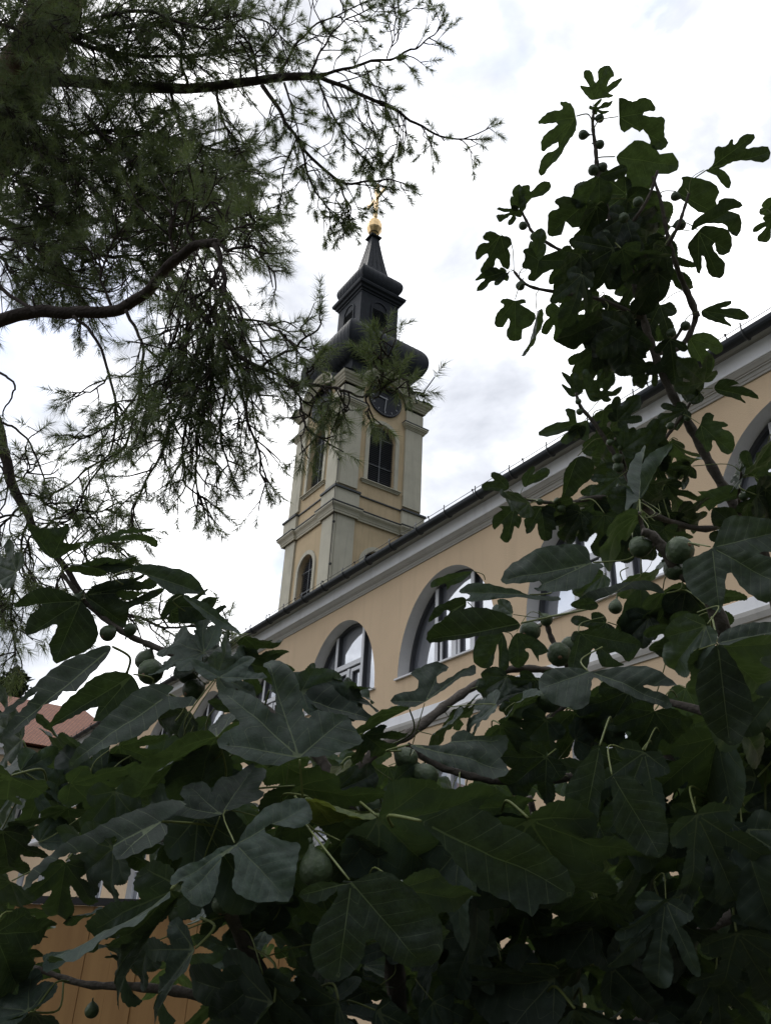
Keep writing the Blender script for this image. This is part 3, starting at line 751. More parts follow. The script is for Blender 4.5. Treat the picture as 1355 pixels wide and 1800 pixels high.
# ------------------------------------------------------------------ far wing with the red tiled roof
WX = -49.0
wing = thing('courtyard_wing', 'cream building with red tiled roof at far left behind the fig leaves', 'building', (WX - 5, -8, 0))
RZ, EZ, RX = 15.37, 11.4, WX - 6.5
wl = MB(); wl.box(WX - 13, WX, -34, 15.8, 0, EZ - 0.12); wl.build('wall', M['ochre'], wing)
rm = MB(); me_pts = [(WX + 0.5, -34.5, EZ), (WX + 0.5, 16.2, EZ), (RX, 13.7, RZ), (RX, -34.5, RZ), (WX - 13.5, -34.5, EZ), (WX - 13.5, 16.2, EZ)]
rm.add(me_pts, [(0, 1, 2, 3), (3, 2, 5, 4), (1, 5, 2), (0, 3, 4), (0, 4, 5, 1)])
ro = rm.build('roof', M['tiles'], wing)
uv = ro.data.uv_layers.new(name='UVMap')
for lpi in ro.data.loops:
    c = ro.data.vertices[lpi.vertex_index].co; uv.data[lpi.index].uv = (c.y, math.hypot(c.x - WX, c.z - EZ))
co_ = MB(); co_.sweep([((0, -34, 0), (1, 0, 0), (0, 0, 1)), ((0, 8.7, 0), (1, 0, 0), (0, 0, 1))], [(WX + .002, EZ - .75), (WX + .1, EZ - .72), (WX + .14, EZ - .5), (WX + .32, EZ - .42), (WX + .36, EZ - .125), (WX + .002, EZ - .125)])
co_.build('cornice', M['white'], wing)
for k in range(9):
    yc_ = 5.2 - 4.2 * k
    for z0, z1 in ((7.2, 9.6), (2.2, 4.8)):
        fr = MB(); fr.box(WX + .001, WX + .07, yc_ - .75, yc_ + .75, z0 - .12, z1 + .12); w = fr.build('window', M['frame'], wing)
        gl = MB()
        for s in (-1, 1):
            for zz0, zz1 in ((z0, z0 + (z1 - z0) * .62), (z0 + (z1 - z0) * .66, z1)):
                gl.box(WX + .06, WX + .076, yc_ + s * .34 - .28, yc_ + s * .34 + .28, zz0, zz1)
        gl.build('glass', M['glass'], w)

# ------------------------------------------------------------------ board fence, bottom left
fence_a, fence_b = at(-60, 1612, 6.4), at(330, 1565, 6.1)
fa, fb = Vector((fence_a.x, fence_a.y, 0)), Vector((fence_b.x, fence_b.y, 0)); ztop_ = (fence_a.z + fence_b.z) / 2
fence = thing('board_fence', 'orange vertical board fence with a dark cap behind the fig leaves at bottom left', 'fence', (fa + fb) / 2)
d_ = (fb - fa).normalized(); nrm = Vector((d_.y, -d_.x, 0))
if nrm.dot(CAM - fa) < 0: nrm = -nrm
bo = MB(); L_ = (fb - fa).length + 1.6; u = -0.8; rnd = random.Random(5)
while u < L_ - 0.8:
    w = 0.21; c = fa + d_ * (u + w / 2) + nrm * rnd.uniform(0, 0.012)
    bo.obox((c.x, c.y, ztop_ / 2), d_ * (w / 2 - 0.0015), nrm * 0.011, Vector((0, 0, ztop_ / 2 - 0.01)))
    u += w
bo.build('board_panel', M['boards'], fence)
cpm = MB(); c = (fa + fb) / 2; cpm.obox((c.x, c.y, ztop_ + 0.02), d_ * (L_ / 2 + .02), nrm * 0.05, Vector((0, 0, 0.025))); cpm.build('cap_rail', M['black'], fence)
for t in (-0.75, 0.5 * L_ - .8, L_ - 0.85):
    pm = MB(); c = fa + d_ * t - nrm * 0.07; pm.box(c.x - .05, c.x + .05, c.y - .05, c.y + .05, 0, ztop_ - .01); pm.build('post', M['boards'], fence)
# ------------------------------------------------------------------ fig leaves
def leaf_outline(half_l, half_r):
    """closed outline from two half outlines (base -> tip), x >= 0"""
    L = [Vector((-x, y, 0)) for x, y in half_l]; R = [Vector((x, y, 0)) for x, y in half_r]
    pts = catmull(L, 5)[:-1] + list(reversed(catmull(R, 5)))[:-1]
    return [(p.x, p.y) for p in pts]
H_DEEP = [(0, 0), (.07, -.06), (.19, -.09), (.32, -.03), (.37, .07), (.31, .145), (.24, .185), (.33, .215), (.45, .30), (.55, .44), (.56, .56), (.48, .62), (.37, .57), (.25, .45), (.145, .355), (.14, .45), (.20, .60), (.255, .74), (.225, .88), (.12, .97), (0, 1.0)]
H_MID = [(0, 0), (.08, -.08), (.22, -.12), (.36, -.06), (.43, .06), (.40, .15), (.33, .20), (.45, .26), (.57, .38), (.63, .52), (.58, .62), (.46, .62), (.33, .53), (.22, .43), (.20, .50), (.25, .62), (.29, .75), (.25, .88), (.14, .97), (0, 1.0)]
H_WIDE = [(0, 0), (.09, -.10), (.24, -.15), (.40, -.10), (.48, .02), (.50, .12), (.62, .22), (.73, .36), (.75, .47), (.64, .51), (.48, .46), (.33, .40), (.26, .42), (.27, .52), (.33, .66), (.30, .82), (.17, .95), (0, 1.0)]
H_OVAL = [(0, 0), (.09, -.06), (.22, -.07), (.34, .02), (.40, .16), (.43, .32), (.42, .45), (.36, .51), (.29, .52), (.29, .58), (.32, .68), (.28, .82), (.16, .94), (0, 1.0)]
H_FING = [(0, 0), (.06, -.04), (.16, -.05), (.28, .0), (.34, .09), (.27, .16), (.20, .20), (.27, .25), (.38, .37), (.47, .53), (.47, .66), (.38, .66), (.28, .55), (.185, .42), (.10, .33), (.09, .42), (.13, .58), (.175, .74), (.165, .88), (.09, .97), (0, 1.0)]
H_NAR = [(0, 0), (.05, -.03), (.12, -.03), (.18, .06), (.16, .15), (.19, .25), (.25, .40), (.30, .58), (.28, .73), (.22, .74), (.15, .60), (.085, .44), (.075, .54), (.105, .70), (.125, .84), (.075, .96), (0, 1.0)]
LOBES = {'nar': [(.17, .06), (.27, .70)], 'deep': [(.34, .05), (.53, .57)], 'mid': [(.40, .07), (.56, .58)], 'wide': [(.46, .04), (.68, .47)], 'oval': [(.36, .10), (.36, .52)], 'fing': [(.31, .07), (.45, .64)]}
HALF = {'deep': H_DEEP, 'mid': H_MID, 'wide': H_WIDE, 'oval': H_OVAL, 'fing': H_FING, 'nar': H_NAR}
def leaf_mesh(name, kl, kr, seed, fold, droop, curl, wave, grid=0.034, pale=False):
    rnd = random.Random(seed)
    jit = lambda h: [(max(0, x + (rnd.uniform(-.018, .018) if 0 < i < len(h) - 1 else 0)), y + (rnd.uniform(-.018, .018) if 0 < i < len(h) - 1 else 0)) for i, (x, y) in enumerate(h)]
    out = leaf_outline(jit(HALF[kl]), jit(HALF[kr]))
    veins = [((0, 0), (0, .985))] + [((0, 0), (-x * .97, y * .97)) for x, y in LOBES[kl]] + [((0, 0), (x * .97, y * .97)) for x, y in LOBES[kr]]
    return blade(name, out, veins, seed, fold, droop, curl, wave, grid, pale)
def blade(name, out, veins, seed, fold, droop, curl, wave, grid=0.034, pale=False):
    rnd = random.Random(seed); n = len(out)
    # small blunt teeth
    o2 = []; n = len(out)
    for i, (x, y) in enumerate(out):
        px, py = out[i - 1]; qx, qy = out[(i + 1) % n]
        tx, ty = qx - px, qy - py; l = math.hypot(tx, ty) or 1
        a = (0.006 if i % 2 else -0.004) * (1 if math.hypot(x, y) > .12 else 0)
        o2.append((x + ty / l * a * -1, y + tx / l * a))
    out = o2
    pts = [Vector(p) for p in out]; edges = [(i, (i + 1) % n) for i in range(n)]
    # points along the main veins so that the distance field has its crease there
    for (a, b) in veins:
        prev = None
        for k in range(1, 15):
            t = k / 14.5; pts.append(Vector((a[0] + (b[0] - a[0]) * t, a[1] + (b[1] - a[1]) * t)))
            if prev is not None: edges.append((prev, len(pts) - 1))
            prev = len(pts) - 1
    x_0, x_1 = min(p[0] for p in out), max(p[0] for p in out); y = min(p[1] for p in out); y_1 = max(p[1] for p in out)
    row = 0
    while y < y_1:
        x = x_0 + (grid / 2 if row % 2 else 0)
        while x < x_1:
            if in_poly(x, y, out):
                dmin = min(math.hypot(x - q.x, y - q.y) for q in pts[:n])
                if dmin > grid * .45: pts.append(Vector((x + rnd.uniform(-.004, .004), y + rnd.uniform(-.004, .004))))
            x += grid
        y += grid * .87; row += 1
    r = delaunay_2d_cdt(pts, edges, [], 0, 1e-6)
    vs, fs = r[0], r[2]
    tris = []
    for f in fs:
        cx = sum(vs[i].x for i in f) / 3; cyy = sum(vs[i].y for i in f) / 3
        if in_poly(cx, cyy, out): tris.append(tuple(f))
    vd, vp, vu, co = [], [], [], []
    ph1, ph2 = rnd.uniform(0, 6), rnd.uniform(0, 6)
    for v in vs:
        best = (9, 0, 0, 1)
        for (a, b) in veins:
            dx, dy = b[0], b[1]; l = math.hypot(dx, dy); dx, dy = dx / l, dy / l
            u = v.x * dx + v.y * dy
            if u < 0: d = math.hypot(v.x, v.y); uu = 0
            elif u > l: d = math.hypot(v.x - b[0], v.y - b[1]); uu = l
            else: d = abs(v.x * dy - v.y * dx); uu = u
            if d < best[0]: best = (d, uu, l, 1)
        d, u, l, _ = best
        vd.append(d); vp.append(u - 0.62 * d); vu.append(min(1, u / l))
        rr = math.hypot(v.x, v.y)
        z = fold * abs(v.x) - droop * v.y * v.y * .55 - curl * v.x * v.x * 1.1
        z += wave * (math.sin(v.x * 9 + ph1) * math.sin(v.y * 7 + ph2)) * rr
        z += 0.026 * min(1, d / .10) + 0.004 * min(1, d / .08) * math.sin((u - .62 * d) * 46)       # the blade swells a little between the veins
        z += noise.noise(Vector((v.x * 4, v.y * 4, seed * 3.7))) * .075 * rr
        z += noise.noise(Vector((v.x * 11, v.y * 11, seed * 1.7))) * .012 * min(1, rr * 3)
        yy = v.y - droop * .18 * v.y ** 3
        co.append((v.x * (1 - .25 * fold), yy, z))
    me = bpy.data.meshes.new(name); me.from_pydata(co, [], tris)
    me.polygons.foreach_set('use_smooth', [True] * len(tris))
    for nm, dat in (('vein_d', vd), ('vein_p', vp), ('vein_u', vu)):
        at_ = me.attributes.new(nm, 'FLOAT', 'POINT'); at_.data.foreach_set('value', dat)
    me.materials.append(M['leaf_pale'] if pale else M['leaf'])
    bm = bmesh.new(); bm.from_mesh(me)
    bmesh.ops.recalc_face_normals(bm, faces=bm.faces); bm.to_mesh(me); bm.free()
    if me.polygons and sum(p.normal.z for p in me.polygons) < 0: me.flip_normals()
    me.update()
    return me
LM = {}
for key, kl, kr, sd, fo, dr, cu, wa in (
    ('A', 'deep', 'deep', 1, .10, .35, .10, .05), ('A2', 'deep', 'mid', 2, .30, .55, .15, .06), ('A3', 'deep', 'deep', 12, .02, .75, .35, .05),
    ('B', 'mid', 'mid', 3, .12, .30, .12, .05), ('B2', 'mid', 'wide', 4, .22, .60, .25, .06),
    ('W', 'wide', 'wide', 5, .10, .35, .15, .05), ('W2', 'wide', 'mid', 6, .30, .50, .40, .05),
    ('C', 'oval', 'oval', 7, .25, .40, .15, .05), ('C2', 'oval', 'mid', 8, .65, .45, .10, .05), ('C3', 'oval', 'oval', 9, .12, .9, .25, .06),
    ('N', 'nar', 'nar', 21, .25, .45, .2, .05), ('N2', 'nar', 'fing', 22, .35, .7, .2, .06),
    ('D', 'fing', 'fing', 10, .12, .45, .10, .05), ('D2', 'fing', 'deep', 11, .28, .75, .15, .06)):
    LM[key] = leaf_mesh('leaf', kl, kr, sd, fo, dr, cu, wa)
LM['Y'] = leaf_mesh('leaf', 'mid', 'oval', 13, .3, .5, .2, .05, pale=True)
LKEYS = [k for k in LM if k != 'Y']

TOPS = {(526, 1332), (389, 1433), (282, 1444), (284, 1446), (415, 1483), (418, 1480), (410, 1485), (415, 1490), (748, 1233), (722, 1311), (1036, 1180), (1251, 964), (1042, 990), (239, 1000), (312, 1066),
        (359, 1147), (385, 1191), (196, 1139), (190, 1139), (296, 1222), (381, 1296), (37, 1355), (717, 1248), (927, 1060), (1160, 1042), (600, 1225), (520, 1214), (342, 1669), (50, 1778), (530, 1215), (870, 1240), (1124, 876), (1122, 878), (1120, 906), (590, 1391)}
class FigPlant:
    def __init__(self, name, label, loc):
        self.root = thing(name, label, 'fig tree', loc, 'fig trees in front of the church'); self.base = loc
        self.wf = .86; self.hang = False; self.n = 0; self.samples = []; self.rest = []; self.petmb = MB()
    def branch(self, pix, r0, r1, per=6, name='branch'):
        """pix: [(px, py, metres)] or Vectors"""
        pts = [p if isinstance(p, Vector) else at(*p) for p in pix]
        c = catmull(pts, per); n = len(c); m = MB()
        rr = [(r0 + (r1 - r0) * i / (n - 1)) * (1 + .16 * math.sin(i * 2.3)) for i in range(n)]
        m.tube(c, rr, 9); m.build(name, M['figbark'], self.root)
        self.samples += c
        return c
    def nearest(self, p):
        return min(self.samples, key=lambda q: (q - p).length_squared) if self.samples else p + Vector((0, 0, -.1))
    def leaf(self, base, axis, normal, size, key, width=1.0, as_part=True, pet=None):
        y = axis.normalized(); z = (normal - y * normal.dot(y)).normalized(); x = y.cross(z)
        mat = Matrix(((x.x * size * width, y.x * size, z.x * size, base.x), (x.y * size * width, y.y * size, z.y * size, base.y), (x.z * size * width, y.z * size, z.z * size, base.z), (0, 0, 0, 1)))
        if as_part and self.n < 99:
            o = bpy.data.objects.new('leaf', LM[key]); COL.objects.link(o)
            o.parent = self.root; o.matrix_parent_inverse = parent_inv(self.root); o.matrix_basis = mat
            self.n += 1
        else:
            self.rest.append((LM[key], mat)); o = None
        # petiole
        q = pet if pet is not None else self.nearest(base)
        if pet is None and (q - base).length > .15:
            q = base + (q - base).normalized() * .05 + (base - CAM).normalized() * .06
        mid = (base + q) / 2 + z * -.01 - y * .25 * (q - base).length + Vector((0, 0, -.004))
        k = size / .2
        c = [p for p in catmull([q, mid, base - y * .003], 5)]
        if o is not None:
            pm = MB(); pm.tube(c, [.0026 * k, *([.0021 * k] * (len(c) - 2)), .0017 * k], 6)
            po = pm.build('petiole', M['stem'], None); po.parent = o
            bpy.context.view_layer.depsgraph if False else None
            po.matrix_parent_inverse = mat.inverted()
        elif (q - base).length < .2: self.petmb.tube(c, .0017 * k, 5)
    def pl(self, bx, by, tx, ty, d, dd, roll, key, width=1.0, up=0.0, pet=None, as_part=True):
        width *= self.wf
        """leaf by its base and tip as seen in the photograph, d = distance of the base, dd = how much farther the tip is,
        roll = turn of the blade about its midrib (0: upper side faces the viewer)"""
        if self.hang and ty < by - 8: dd = -dd           # blades hang: the face towards the ground is the one seen from below
        b, t = at(bx, by, d), at(tx, ty, d + dd)
        y = (t - b).normalized(); v = (CAM - (b + t) / 2).normalized()
        if not self.hang:
            v = v + Vector((0, 0, .85 if (bx, by) in TOPS else -.40 if as_part else rr.choice((.5, -.4, -.6) if bx < 850 else (-.3, -.5, -.7))))
        nrm = (v - y * v.dot(y)).normalized()
        if self.hang and (Quaternion(y, math.radians(-roll)) @ nrm).z < (Quaternion(y, math.radians(roll)) @ nrm).z: roll = -roll
        nrm = Quaternion(y, math.radians(roll)) @ nrm
        p = at(*pet) if pet else None
        self.leaf(b, t - b, nrm, (t - b).length, key, width, as_part, p)
    def traced(self, outl, base, tip, d, tilt, seed, fold=.07, wave=.045, droop=.10, roll=0, pet=None, pale=False):
        """a leaf whose blade lies in a plane of its own; its outline is read off the photograph and laid into that plane"""
        b = at(*base, d); v = (CAM - b).normalized(); nrm = (v + Vector((0, 0, tilt))).normalized()
        if roll:
            ax = (at(*tip, d) - b).normalized(); nrm = (Quaternion(ax, math.radians(roll)) @ nrm).normalized()
        def on(px_, py_):
            r = ray(px_, py_); t = (b - CAM).dot(nrm) / r.dot(nrm); return CAM + r * t
        y = (on(*tip) - b); size = y.length; y.normalize(); x = y.cross(nrm)
        loc = [((on(*q) - b).dot(x) / size, (on(*q) - b).dot(y) / size) for q in outl]
        sm = [(p.x, p.y) for p in catmull([(p[0], p[1], 0) for p in loc], 3, True)]
        ds = [math.hypot(*p) for p in loc]; m_ = len(loc); veins = [((0, 0), (0, .97))]
        for i in range(m_):
            if ds[i] > .34 and all(ds[i] >= ds[(i + k) % m_] for k in (-2, -1, 1, 2)) and math.hypot(loc[i][0], loc[i][1] - 1) > .28:
                veins.append(((0, 0), (loc[i][0] * .93, loc[i][1] * .93)))
        me = blade('leaf', sm, veins, seed, fold, droop, .05, wave, .04, pale)
        key = 'traced%d' % seed; LM[key] = me
        self.leaf(b, y, nrm, size, key, 1.0, True, at(*pet) if pet else None)
    def fruit(self, px, py, rpx, d, hang=None):
        c = at(px, py, d); r = rpx * d / F_PX
        q = self.nearest(c); ax = (c - q)
        if ax.length > .12 or ax.length < 1e-4: ax = Vector((rr.uniform(-.4, .4), rr.uniform(-.4, .4), -1))
        ax.normalize()
        m = MB(); n = 14
        prof = [(-1.55, .12), (-1.35, .20), (-1.1, .42), (-.8, .72), (-.4, .95), (0, 1.03), (.35, .98), (.65, .78), (.85, .48), (.93, .2), (.92, .0)]
        u = ax.orthogonal().normalized(); w = ax.cross(u)
        vs = [ax * (h * r) + (u * math.cos(2 * math.pi * k / n) + w * math.sin(2 * math.pi * k / n)) * (s * r * (1 + .02 * math.sin(5 * k))) for h, s in prof for k in range(n)]
        m.add(vs, [(i * n + k, i * n + (k + 1) % n, (i + 1) * n + (k + 1) % n, (i + 1) * n + k) for i in range(len(prof) - 1) for k in range(n)], True)
        m.tube([ax * (-1.5 * r), ax * (-1.9 * r)], .12 * r, 6)
        o = m.build('fig_fruit', M['fruit'], None); o.location = c; o.parent = self.root; o.matrix_parent_inverse = parent_inv(self.root)
        if rpx > 12:
            e_ = MB(); e_.lathe((0, 0, 0), [(0.0, 1.0), (.12, .99), (.17, .95), (.2, .88)], 10)
            rot = ax.to_track_quat('Z', 'Y'); e_.v = [tuple((rot @ (Vector(p) * r))) for p in e_.v]
            eo = e_.build('fig_eye', M['eye'], None); eo.parent = o
    def finish(self):
        if self.rest:
            V, T, A, off = [], [], {'vein_d': [], 'vein_p': [], 'vein_u': []}, 0
            for me, mat in self.rest:
                n = len(me.vertices); co = np.empty(n * 3); me.vertices.foreach_get('co', co); co = co.reshape(-1, 3)
                mm = np.array(mat); V.append(co @ mm[:3, :3].T + mm[:3, 3])
                t = np.empty(len(me.polygons) * 3, dtype=np.int32); me.polygons.foreach_get('vertices', t); T.append(t.reshape(-1, 3) + off); off += n
                for k in A:
                    a = np.empty(n); me.attributes[k].data.foreach_get('value', a); A[k].append(a)
            V = np.concatenate(V); T = np.concatenate(T)
            me = fast_mesh('leaves', V, T, M['leaf'], True)
            for k in A:
                a = me.attributes.new(k, 'FLOAT', 'POINT'); a.data.foreach_set('value', np.concatenate(A[k]).astype(np.float32))
            o = bpy.data.objects.new('leaves', me); COL.objects.link(o); o.parent = self.root; o.matrix_parent_inverse = parent_inv(self.root)
            o['kind'] = 'stuff'
            if self.petmb.v:
                p = self.petmb.build('petioles', M['stem'], self.root); p['kind'] = 'stuff'
def fast_mesh(name, V, T, mat, smooth=False):
    me = bpy.data.meshes.new(name); nv, ntri = len(V), len(T)
    me.vertices.add(nv); me.vertices.foreach_set('co', np.asarray(V, dtype=np.float32).ravel())
    me.loops.add(ntri * 3); me.loops.foreach_set('vertex_index', np.asarray(T, dtype=np.int32).ravel())
    me.polygons.add(ntri); me.polygons.foreach_set('loop_start', np.arange(0, ntri * 3, 3, dtype=np.int32))
    me.polygons.foreach_set('loop_total', np.full(ntri, 3, dtype=np.int32))
    if smooth: me.polygons.foreach_set('use_smooth', np.ones(ntri, dtype=bool))
    me.materials.append(mat); me.update(calc_edges=True); me.validate()
    return me

rr = random.Random(77)
def cr(u0, v0, sc, pts): return [(u0 + u * sc, v0 + v * sc) for u, v in pts]
c3 = lambda p: cr(300, 1150, .3395, p)
c1 = lambda p: cr(0, 1300, .3321, p)
c0 = lambda p: cr(0, 900, .3321, p)
c4 = lambda p: cr(700, 900, .4834, p)
c5 = lambda p: cr(850, 500, .3727, p)
c6 = lambda p: cr(820, 100, .3948, p)
c7 = lambda p: cr(700, 1300, .4834, p)
# ---- tall fig, right
tall = FigPlant('fig_tree', 'tall fig tree whose thin shoot rises high against the sky at right', at(1420, 1900, 2.7).xy.to_3d())
Tz = 2.5; tall.hang = True; tall.wf = .86
tall.branch([tall.base, at(1430, 1700, 2.65), (1400, 1300, 2.6), (1345, 985, 2.55), (1300, 905, Tz), (1258, 835, Tz), (1215, 755, Tz), (1180, 692, Tz), (1150, 622, Tz), (1130, 560, Tz), (1112, 490, Tz), (1085, 420, Tz), (1063, 360, Tz), (1050, 300, Tz), (1046, 260, Tz), (1041, 215, Tz), (1046, 185, Tz)], .020, .004)
tall.branch([(1150, 622, Tz), (1185, 596, Tz - .02), (1203, 566, Tz - .04)], .006, .004)
tall.branch([(1225, 558, Tz + .05), (1205, 510, Tz + .04), (1186, 460, Tz), (1172, 410, Tz), (1160, 350, Tz), (1146, 310, Tz)], .010, .004)
tall.branch([(1150, 622, Tz), (1195, 610, Tz + .05), (1222, 556, Tz + .06), (1205, 508, Tz + .04)], .008, .009)
tall.branch([(1130, 560, Tz), (1060, 528, Tz), (994, 516, Tz), (930, 503, Tz), (903, 477, Tz)], .007, .004)
tall.branch([(1085, 440, Tz), (1030, 450, Tz + .04), (985, 440, Tz + .05), (938, 410, Tz + .05), (927, 392, Tz + .05), (914, 368, Tz + .05)], .006, .004)
tall.branch([(1085, 420, Tz), (1115, 385, Tz - .05), (1140, 345, Tz - .06), (1155, 300, Tz - .06)], .006, .004)
tall.branch([(1168, 440, Tz), (1190, 400, Tz - .05), (1204, 360, Tz - .05), (1210, 340, Tz - .05)], .006, .004)
# lower shoots of the tall fig
tall.branch([(1300, 905, Tz), (1240, 930, 2.4), (1150, 905, 2.3), (1115, 860, 2.25), (1080, 800, 2.25), (1045, 745, 2.25), (1020, 715, 2.25), (1012, 690, 2.25)], .010, .004)
tall.branch([(1105, 845, 2.25), (1092, 800, 2.22), (1080, 770, 2.2)], .005, .003)
tall.branch([(1150, 905, 2.3), (1060, 875, 2.2), (1000, 884, 2.15), (950, 882, 2.1), (905, 872, 2.1)], .008, .003)
tall.branch([(1165, 775, Tz), (1195, 735, Tz - .03), (1215, 705, Tz - .03), (1226, 690, Tz - .03)], .006, .003)
tall.branch([(1300, 905, Tz), (1298, 870, 2.4), (1302, 830, 2.35)], .006, .003)
T6 = [
 ([(567, 192), (545, 185), (515, 150), (503, 125), (545, 132), (520, 90), (522, 60), (545, 55), (560, 75), (570, 112), (585, 100), (583, 65), (600, 45), (637, 37), (658, 80), (640, 95), (625, 130), (650, 110), (695, 93), (670, 130), (632, 160), (655, 168), (640, 180), (610, 182)], (612, 45)),
 ([(485, 268), (470, 215), (440, 197), (412, 200), (425, 230), (370, 240), (335, 265), (314, 293), (345, 298), (395, 292), (398, 305), (350, 340), (328, 380), (335, 425), (370, 400), (405, 380), (398, 412), (340, 440), (315, 520), (335, 540), (370, 490), (410, 450), (450, 380), (480, 340), (490, 300)], (330, 525)),
 ([(678, 268), (678, 180), (720, 190), (745, 195), (780, 178), (820, 190), (842, 237), (800, 240), (785, 255), (830, 265), (880, 270), (882, 320), (885, 360), (900, 385), (880, 412), (845, 415), (820, 400), (815, 365), (785, 325), (770, 335), (735, 315), (700, 335), (680, 310)], (892, 398)),
 ([(1075, 500), (1100, 470), (1105, 400), (1150, 395), (1180, 360), (1190, 390), (1230, 345), (1280, 345), (1280, 370), (1240, 405), (1300, 400), (1345, 400), (1355, 440), (1320, 468), (1265, 460), (1200, 465), (1160, 480), (1110, 502)], (1350, 425)),
 ([(1060, 505), (1110, 530), (1130, 560), (1165, 590), (1178, 560), (1160, 520), (1120, 495)], (1172, 585)),
 ([(935, 600), (960, 560), (960, 530), (1040, 540), (1100, 560), (1125, 600), (1110, 640), (1132, 720), (1080, 702), (1030, 690), (980, 650), (940, 625)], (1128, 715)),
 ([(1000, 775), (1010, 730), (1060, 690), (1110, 660), (1130, 630), (1190, 628), (1230, 655), (1215, 670), (1165, 685), (1215, 700), (1228, 760), (1205, 800), (1170, 780), (1150, 745), (1100, 740), (1050, 745)], (1222, 780)),
 ([(1030, 775), (1060, 750), (1120, 755), (1165, 770), (1182, 820), (1170, 870), (1130, 882), (1110, 862), (1104, 828), (1095, 850), (1125, 890), (1150, 920), (1140, 985), (1095, 987), (1070, 955), (1060, 900), (1045, 885), (1045, 940), (1030, 967), (1010, 920), (985, 860), (985, 830)], (1120, 985)),
 ([(530, 650), (470, 625), (430, 618), (388, 640), (410, 670), (365, 690), (358, 740), (360, 800), (420, 792), (440, 735), (470, 760), (530, 762), (550, 830), (575, 740), (590, 690), (570, 655)], (368, 792)),
 ([(590, 535), (560, 535), (500, 575), (470, 610), (460, 650), (490, 680), (540, 655), (550, 610), (555, 650), (590, 680), (640, 640), (650, 580), (620, 548)], (520, 672)),
 ([(592, 533), (600, 520), (640, 500), (690, 478), (716, 495), (705, 530), (670, 545), (630, 552)], (714, 490)),
 ([(240, 660), (220, 630), (230, 595), (250, 570), (280, 570), (285, 600), (330, 555), (370, 555), (376, 585), (340, 615), (290, 630), (262, 660)], (372, 568)),
 ([(150, 795), (115, 775), (85, 778), (70, 805), (100, 825), (60, 830), (38, 870), (45, 907), (85, 875), (95, 890), (75, 920), (58, 962), (85, 970), (120, 940), (130, 900), (145, 905), (160, 935), (190, 944), (195, 880), (185, 850), (202, 830), (190, 800)], (66, 962)),
 ([(215, 1085), (190, 1075), (160, 1075), (148, 1090), (165, 1105), (140, 1130), (125, 1160), (125, 1195), (160, 1205), (185, 1165), (190, 1190), (175, 1230), (190, 1262), (220, 1272), (245, 1260), (250, 1215), (290, 1195), (310, 1150), (275, 1120), (240, 1100), (264, 1094), (255, 1076)], (217, 1268)),
 ([(190, 950), (175, 962), (130, 935), (90, 945), (60, 965), (34, 997), (80, 990), (50, 1020), (42, 1047), (80, 1035), (110, 1000), (150, 1002), (180, 978)], (45, 1043)),
 ([(1045, 1130), (1080, 1110), (1130, 1090), (1177, 1084), (1170, 1105), (1130, 1120), (1200, 1118), (1240, 1135), (1262, 1165), (1225, 1176), (1180, 1165), (1145, 1160), (1182, 1202), (1140, 1190), (1090, 1175), (1050, 1155)], (1258, 1163)),
 ([(990, 1250), (1020, 1230), (1070, 1226), (1120, 1255), (1142, 1300), (1110, 1322), (1075, 1300), (1065, 1305), (1100, 1340), (1102, 1380), (1080, 1417), (1055, 1400), (1040, 1360), (1000, 1342), (980, 1290)], (1080, 1413)),
 ([(740, 1285), (700, 1300), (690, 1330), (673, 1370), (685, 1422), (710, 1405), (725, 1370), (740, 1380), (735, 1440), (745, 1474), (780, 1440), (800, 1400), (800, 1362), (785, 1342), (802, 1338), (790, 1300), (760, 1290)], (746, 1470)),
 ([(905, 1255), (870, 1260), (830, 1300), (850, 1322), (872, 1310), (860, 1350), (820, 1375), (793, 1412), (840, 1415), (865, 1400), (890, 1420), (895, 1450), (930, 1467), (962, 1450), (960, 1390), (992, 1385), (985, 1350), (940, 1330), (930, 1290), (960, 1312), (987, 1300), (970, 1270), (940, 1260)], (930, 1465)),
 ([(320, 905), (350, 880), (420, 860), (470, 880), (540, 900), (520, 930), (450, 945), (390, 945), (340, 965), (300, 1000), (270, 985), (285, 950), (245, 935), (260, 890), (250, 860), (290, 850)], (535, 905)),
 ([(665, 445), (720, 390), (760, 365), (830, 390), (860, 430), (920, 430), (950, 490), (900, 520), (840, 520), (840, 560), (790, 600), (740, 590), (700, 560), (710, 520), (690, 490)], (945, 488)),
]
